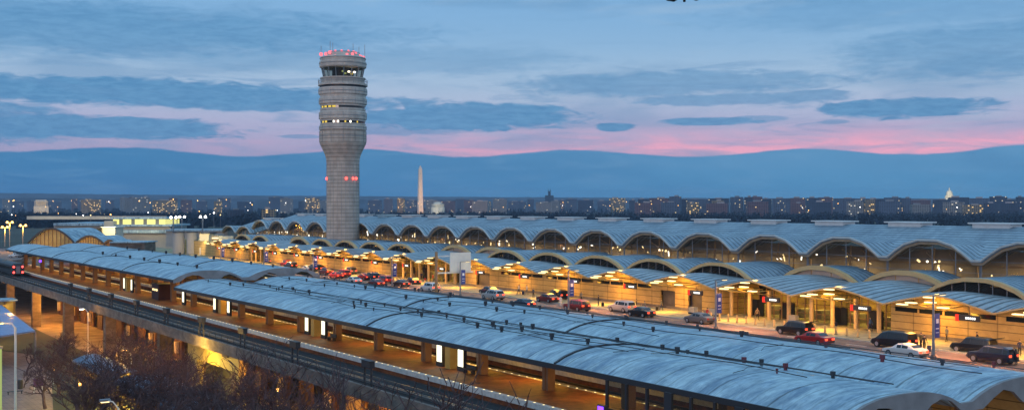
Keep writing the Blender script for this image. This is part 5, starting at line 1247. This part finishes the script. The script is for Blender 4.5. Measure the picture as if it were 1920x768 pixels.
b = MB(); b.add([(-ex - .1, 13, 5), (-ex - .1, 18.5, 5), (-ex - .1, 20, 10.5), (-ex - .1, 18, 10.5), (-ex + .1, 13, 5), (-ex + .1, 18.5, 5), (-ex + .1, 20, 10.5), (-ex + .1, 18, 10.5)], [(0, 1, 2, 3), (7, 6, 5, 4), (0, 4, 5, 1), (1, 5, 6, 2), (2, 6, 7, 3), (3, 7, 4, 0)]); ap(b, 'fin', sm=False)
b = MB(); b.tube([(-ex, -13.2, 2), (-ex, -13.2, .9)], .1, 5); ap(b, 'nose_gear'); b = MB(); b.tube([(-ex - .25, -13.2, .7), (-ex + .25, -13.2, .7)], .38, 10); ap(b, 'wheel', M['tyre'])

# ================================================================== SKY
def world():
    w = bpy.data.worlds.new('World'); bpy.context.scene.world = w; w.use_nodes = True
    nt = w.node_tree; N = nt.nodes; L = nt.links; N.clear()
    def setv(sock, v):
        if isinstance(v, (int, float)): sock.default_value = v
        elif isinstance(v, tuple): sock.default_value = v if len(v) == 4 or sock.type == 'VECTOR' else (*v, 1)
        else: L.new(v, sock)
    def m(op, a, b=0, c=None):
        n = N.new('ShaderNodeMath'); n.operation = op; setv(n.inputs[0], a); setv(n.inputs[1], b)
        if c is not None: setv(n.inputs[2], c)
        return n.outputs[0]
    def mix(f, a, b):
        n = N.new('ShaderNodeMix'); n.data_type = 'RGBA'; setv(n.inputs['Factor'], f); setv(n.inputs['A'], a); setv(n.inputs['B'], b); return n.outputs['Result']
    def sstep(x, e0, e1):
        n = N.new('ShaderNodeMapRange'); n.interpolation_type = 'SMOOTHSTEP'; setv(n.inputs[0], x); n.inputs[1].default_value = e0; n.inputs[2].default_value = e1; return n.outputs[0]
    tc = N.new('ShaderNodeTexCoord'); sp = N.new('ShaderNodeSeparateXYZ'); L.new(tc.outputs['Generated'], sp.inputs[0])
    az = m('SUBTRACT', m('ARCTAN2', sp.outputs[0], sp.outputs[1]), TH)          # bearing from the view of the runway city, rad
    el = m('ARCSINE', sp.outputs[2])
    def noise(sx, sz, det=5, dist=0, off=0, rough=.55):
        cb = N.new('ShaderNodeCombineXYZ'); L.new(m('MULTIPLY', az, sx), cb.inputs[0]); L.new(m('MULTIPLY', el, sz), cb.inputs[1]); cb.inputs[2].default_value = off
        n = N.new('ShaderNodeTexNoise'); n.inputs['Scale'].default_value = 1; n.inputs['Detail'].default_value = det; n.inputs['Distortion'].default_value = dist; n.inputs['Roughness'].default_value = rough; L.new(cb.outputs[0], n.inputs[0]); return n.outputs[0]
    nw = noise(14, 60, 5, .4, 1.3); nf = noise(60, 300, 4, .3, 5.1, .6); nb = noise(6, 30, 4, .5, 9.2); nr = noise(34, 130, 6, 1.0, 14.7, .62)
    def E(py): return (HY - py) / F
    A = lambda px: math.atan((px - 960) / F)
    side = sstep(az, A(100), A(1650))
    # base vertical ramp
    r = N.new('ShaderNodeValToRGB'); r.color_ramp.interpolation = 'B_SPLINE'
    L.new(m('MULTIPLY', el, 1 / .9), r.inputs[0])
    stops = [(386, s8(78, 138, 184)), (300, s8(120, 150, 190)), (262, s8(170, 164, 200)), (215, s8(168, 178, 210)), (165, s8(166, 190, 216)), (90, s8(132, 175, 213)), (0, s8(118, 167, 212))]
    cr = r.color_ramp
    while len(cr.elements) < len(stops) + 2: cr.elements.new(.5)
    for e, (py, c) in zip(cr.elements, stops): e.position = E(py) / .9; e.color = (*c, 1)
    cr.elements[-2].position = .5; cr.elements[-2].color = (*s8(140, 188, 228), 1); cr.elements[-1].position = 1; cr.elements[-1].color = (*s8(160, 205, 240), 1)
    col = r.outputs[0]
    # faint streaks all over the sky
    col = mix(m('MULTIPLY', sstep(nb, .45, .7), .45), col, s8(92, 140, 184))
    col = mix(m('MULTIPLY', sstep(noise(9, 50, 5, .5, 20.5), .52, .75), .35), col, s8(160, 186, 212))
    # pink afterglow
    def gauss(v, c, w): q = m('MULTIPLY', m('SUBTRACT', v, c), 1 / w); return m('POWER', 2.718, m('MULTIPLY', m('MULTIPLY', q, q), -1))
    
    pk = m('MULTIPLY', gauss(el, E(283), 30 / F), m('MULTIPLY', m('ADD', .16, m('MULTIPLY', side, .84)), m('ADD', .25, m('MULTIPLY', sstep(noise(11, 75, 5, .8, 31.0), .32, .66), .85))))
    pk = m('MULTIPLY', pk, sstep(az, 1.3, .6))
    pkc = m('MINIMUM', m('MULTIPLY', pk, 1.05), 1)
    col = mix(pkc, col, s8(240, 168, 194))
    # long lens clouds: (px, py, rx, ry, soft, strength)
    blobs = [(200, 172, 470, 26, .5, .95), (520, 192, 300, 17, .5, .9), (130, 238, 330, 24, .45, .95), (-150, 225, 300, 50, .6, .9), (880, 220, 215, 26, .4, .95), (760, 240, 150, 13, .5, .6), (1260, 158, 290, 24, .7, .65), (1380, 185, 200, 12, .6, .7), (1530, 176, 60, 8, .6, .7),
             (1700, 204, 160, 19, .4, .95), (1150, 238, 38, 8.5, .4, .95), (1340, 227, 95, 8, .5, .9), (1420, 222, 60, 6, .6, .6), (1850, 90, 260, 50, .9, .6), (640, 110, 420, 26, 1.0, .35), (150, 50, 620, 48, 1.1, .72), (1700, 20, 400, 30, 1.0, .35), (560, 256, 40, 4, .5, .6), (1560, 228, 30, 5, .5, .5), (2300, 180, 260, 25, .5, .9), (-500, 150, 260, 30, .5, .9)]
    tot = None
    for px, py, rx, ry, sf, stg in blobs:
        a0 = A(px); c = math.cos(a0); q1 = m('MULTIPLY', m('SUBTRACT', az, a0), F / rx / (c * c)); q2 = m('MULTIPLY', m('SUBTRACT', el, math.atan(E(py) * c)), F / ry / c)
        # flatter underside
        dd = m('ADD', m('MULTIPLY', q1, q1), m('MULTIPLY', q2, q2))
        dd = m('ADD', dd, m('MULTIPLY', m('SUBTRACT', nw, .5), 1.7)); dd = m('ADD', dd, m('MULTIPLY', m('SUBTRACT', nf, .5), .22))
        dd = m('ADD', dd, m('MULTIPLY', m('SUBTRACT', nr, .5), 2.3))
        k = m('MULTIPLY', sstep(dd, 1.1 + sf * .7, .9 - sf * .6), stg)
        tot = k if tot is None else m('MAXIMUM', tot, k)
    cloudc = mix(sstep(nf, .3, .7), s8(68, 130, 180), s8(88, 146, 192))
    col = mix(tot, col, cloudc)
    wi = m('MULTIPLY', m('MULTIPLY', sstep(noise(11, 95, 6, .9, 41.0, .6), .5, .72), .55), m('MULTIPLY', sstep(el, E(300), E(262)), sstep(el, E(60), E(150))))
    col = mix(wi, col, s8(92, 142, 188))
    # low bank with a wavy upper edge
    per = 405 / F; wave = m('MULTIPLY', m('COSINE', m('MULTIPLY', m('SUBTRACT', az, A(1080)), 2 * math.pi / per)), 6.5 / F)
    top = m('ADD', m('ADD', E(287.5), wave), m('MULTIPLY', m('SUBTRACT', noise(9, 1, 4, 0, 3.3), .5), 16 / F))
    edge = m('ADD', m('SUBTRACT', top, el), m('MULTIPLY', m('SUBTRACT', nf, .5), 3.5 / F))
    bank = sstep(edge, -1.6 / F, 2.6 / F)
    bc = mix(sstep(el, E(386), E(290)), mix(side, s8(30, 112, 170), s8(62, 144, 192)), mix(side, s8(52, 124, 176), s8(80, 144, 190))); bc = mix(m('MULTIPLY', sstep(nb, .4, .65), .35), bc, s8(44, 116, 168))
    bc = mix(m('MULTIPLY', sstep(noise(16, 120, 6, .7, 51.0, .6), .45, .75), .3), bc, s8(110, 158, 198))
    col = mix(bank, col, bc)
    # below the horizon
    col = mix(sstep(el, 0.0, -.01), col, s8(50, 70, 95))
    sky = N.new('ShaderNodeTexSky'); sky.sky_type = 'NISHITA'; sky.sun_disc = False; sky.sun_elevation = R_(2); sky.sun_rotation = R_(233)
    b1 = N.new('ShaderNodeBackground'); L.new(sky.outputs[0], b1.inputs[0]); b1.inputs[1].default_value = .012
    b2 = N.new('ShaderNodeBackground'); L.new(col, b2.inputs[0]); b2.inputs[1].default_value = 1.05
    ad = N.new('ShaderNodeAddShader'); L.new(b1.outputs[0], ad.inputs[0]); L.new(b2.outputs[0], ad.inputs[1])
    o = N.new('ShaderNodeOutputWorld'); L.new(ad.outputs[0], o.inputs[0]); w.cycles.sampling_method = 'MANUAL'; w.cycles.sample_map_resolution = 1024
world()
sun = bpy.data.lights.new('sun', 'SUN'); sun.energy = .5; sun.angle = R_(12); sun.color = (1, .72, .62); so = bpy.data.objects.new('sun', sun); C.objects.link(so)
so.rotation_euler = Vector((.62, .45, -.12)).to_track_quat('-Z', 'Y').to_euler()

hz = MB(); hz.box(-2500, 14000, -300, 14500, -1, 250); hzm = bpy.data.materials.new('haze_air'); hzm.use_nodes = True; hn = hzm.node_tree.nodes; hn.clear()
hv = hn.new('ShaderNodeVolumePrincipled'); hv.inputs['Color'].default_value = (.55, .75, 1, 1); hv.inputs['Density'].default_value = 4.6e-5; ho = hn.new('ShaderNodeOutputMaterial'); hzm.node_tree.links.new(hv.outputs[0], ho.inputs['Volume'])
tag(hz.build('haze', hzm), kind='stuff')
cam = bpy.data.cameras.new('camera'); cam.sensor_width = 36; cam.lens = F / 1920 * 36; cam.clip_end = 60000; cam.clip_start = .5; cam.shift_y = (HY - 384) / 1920
co = bpy.data.objects.new('camera', cam); co.location = (0, 0, CAMZ); co.rotation_euler = (PI / 2, 0, -TH); C.objects.link(co); bpy.context.scene.camera = co
sc = bpy.context.scene; sc.view_settings.view_transform = 'Standard'; sc.view_settings.look = 'None'; sc.view_settings.exposure = 0; sc.view_settings.gamma = 1
sc.render.engine = 'CYCLES'; sc.cycles.use_denoising = True; sc.cycles.max_bounces = 5; sc.cycles.sample_clamp_indirect = 4; sc.cycles.use_light_tree = True; sc.cycles.transparent_max_bounces = 6
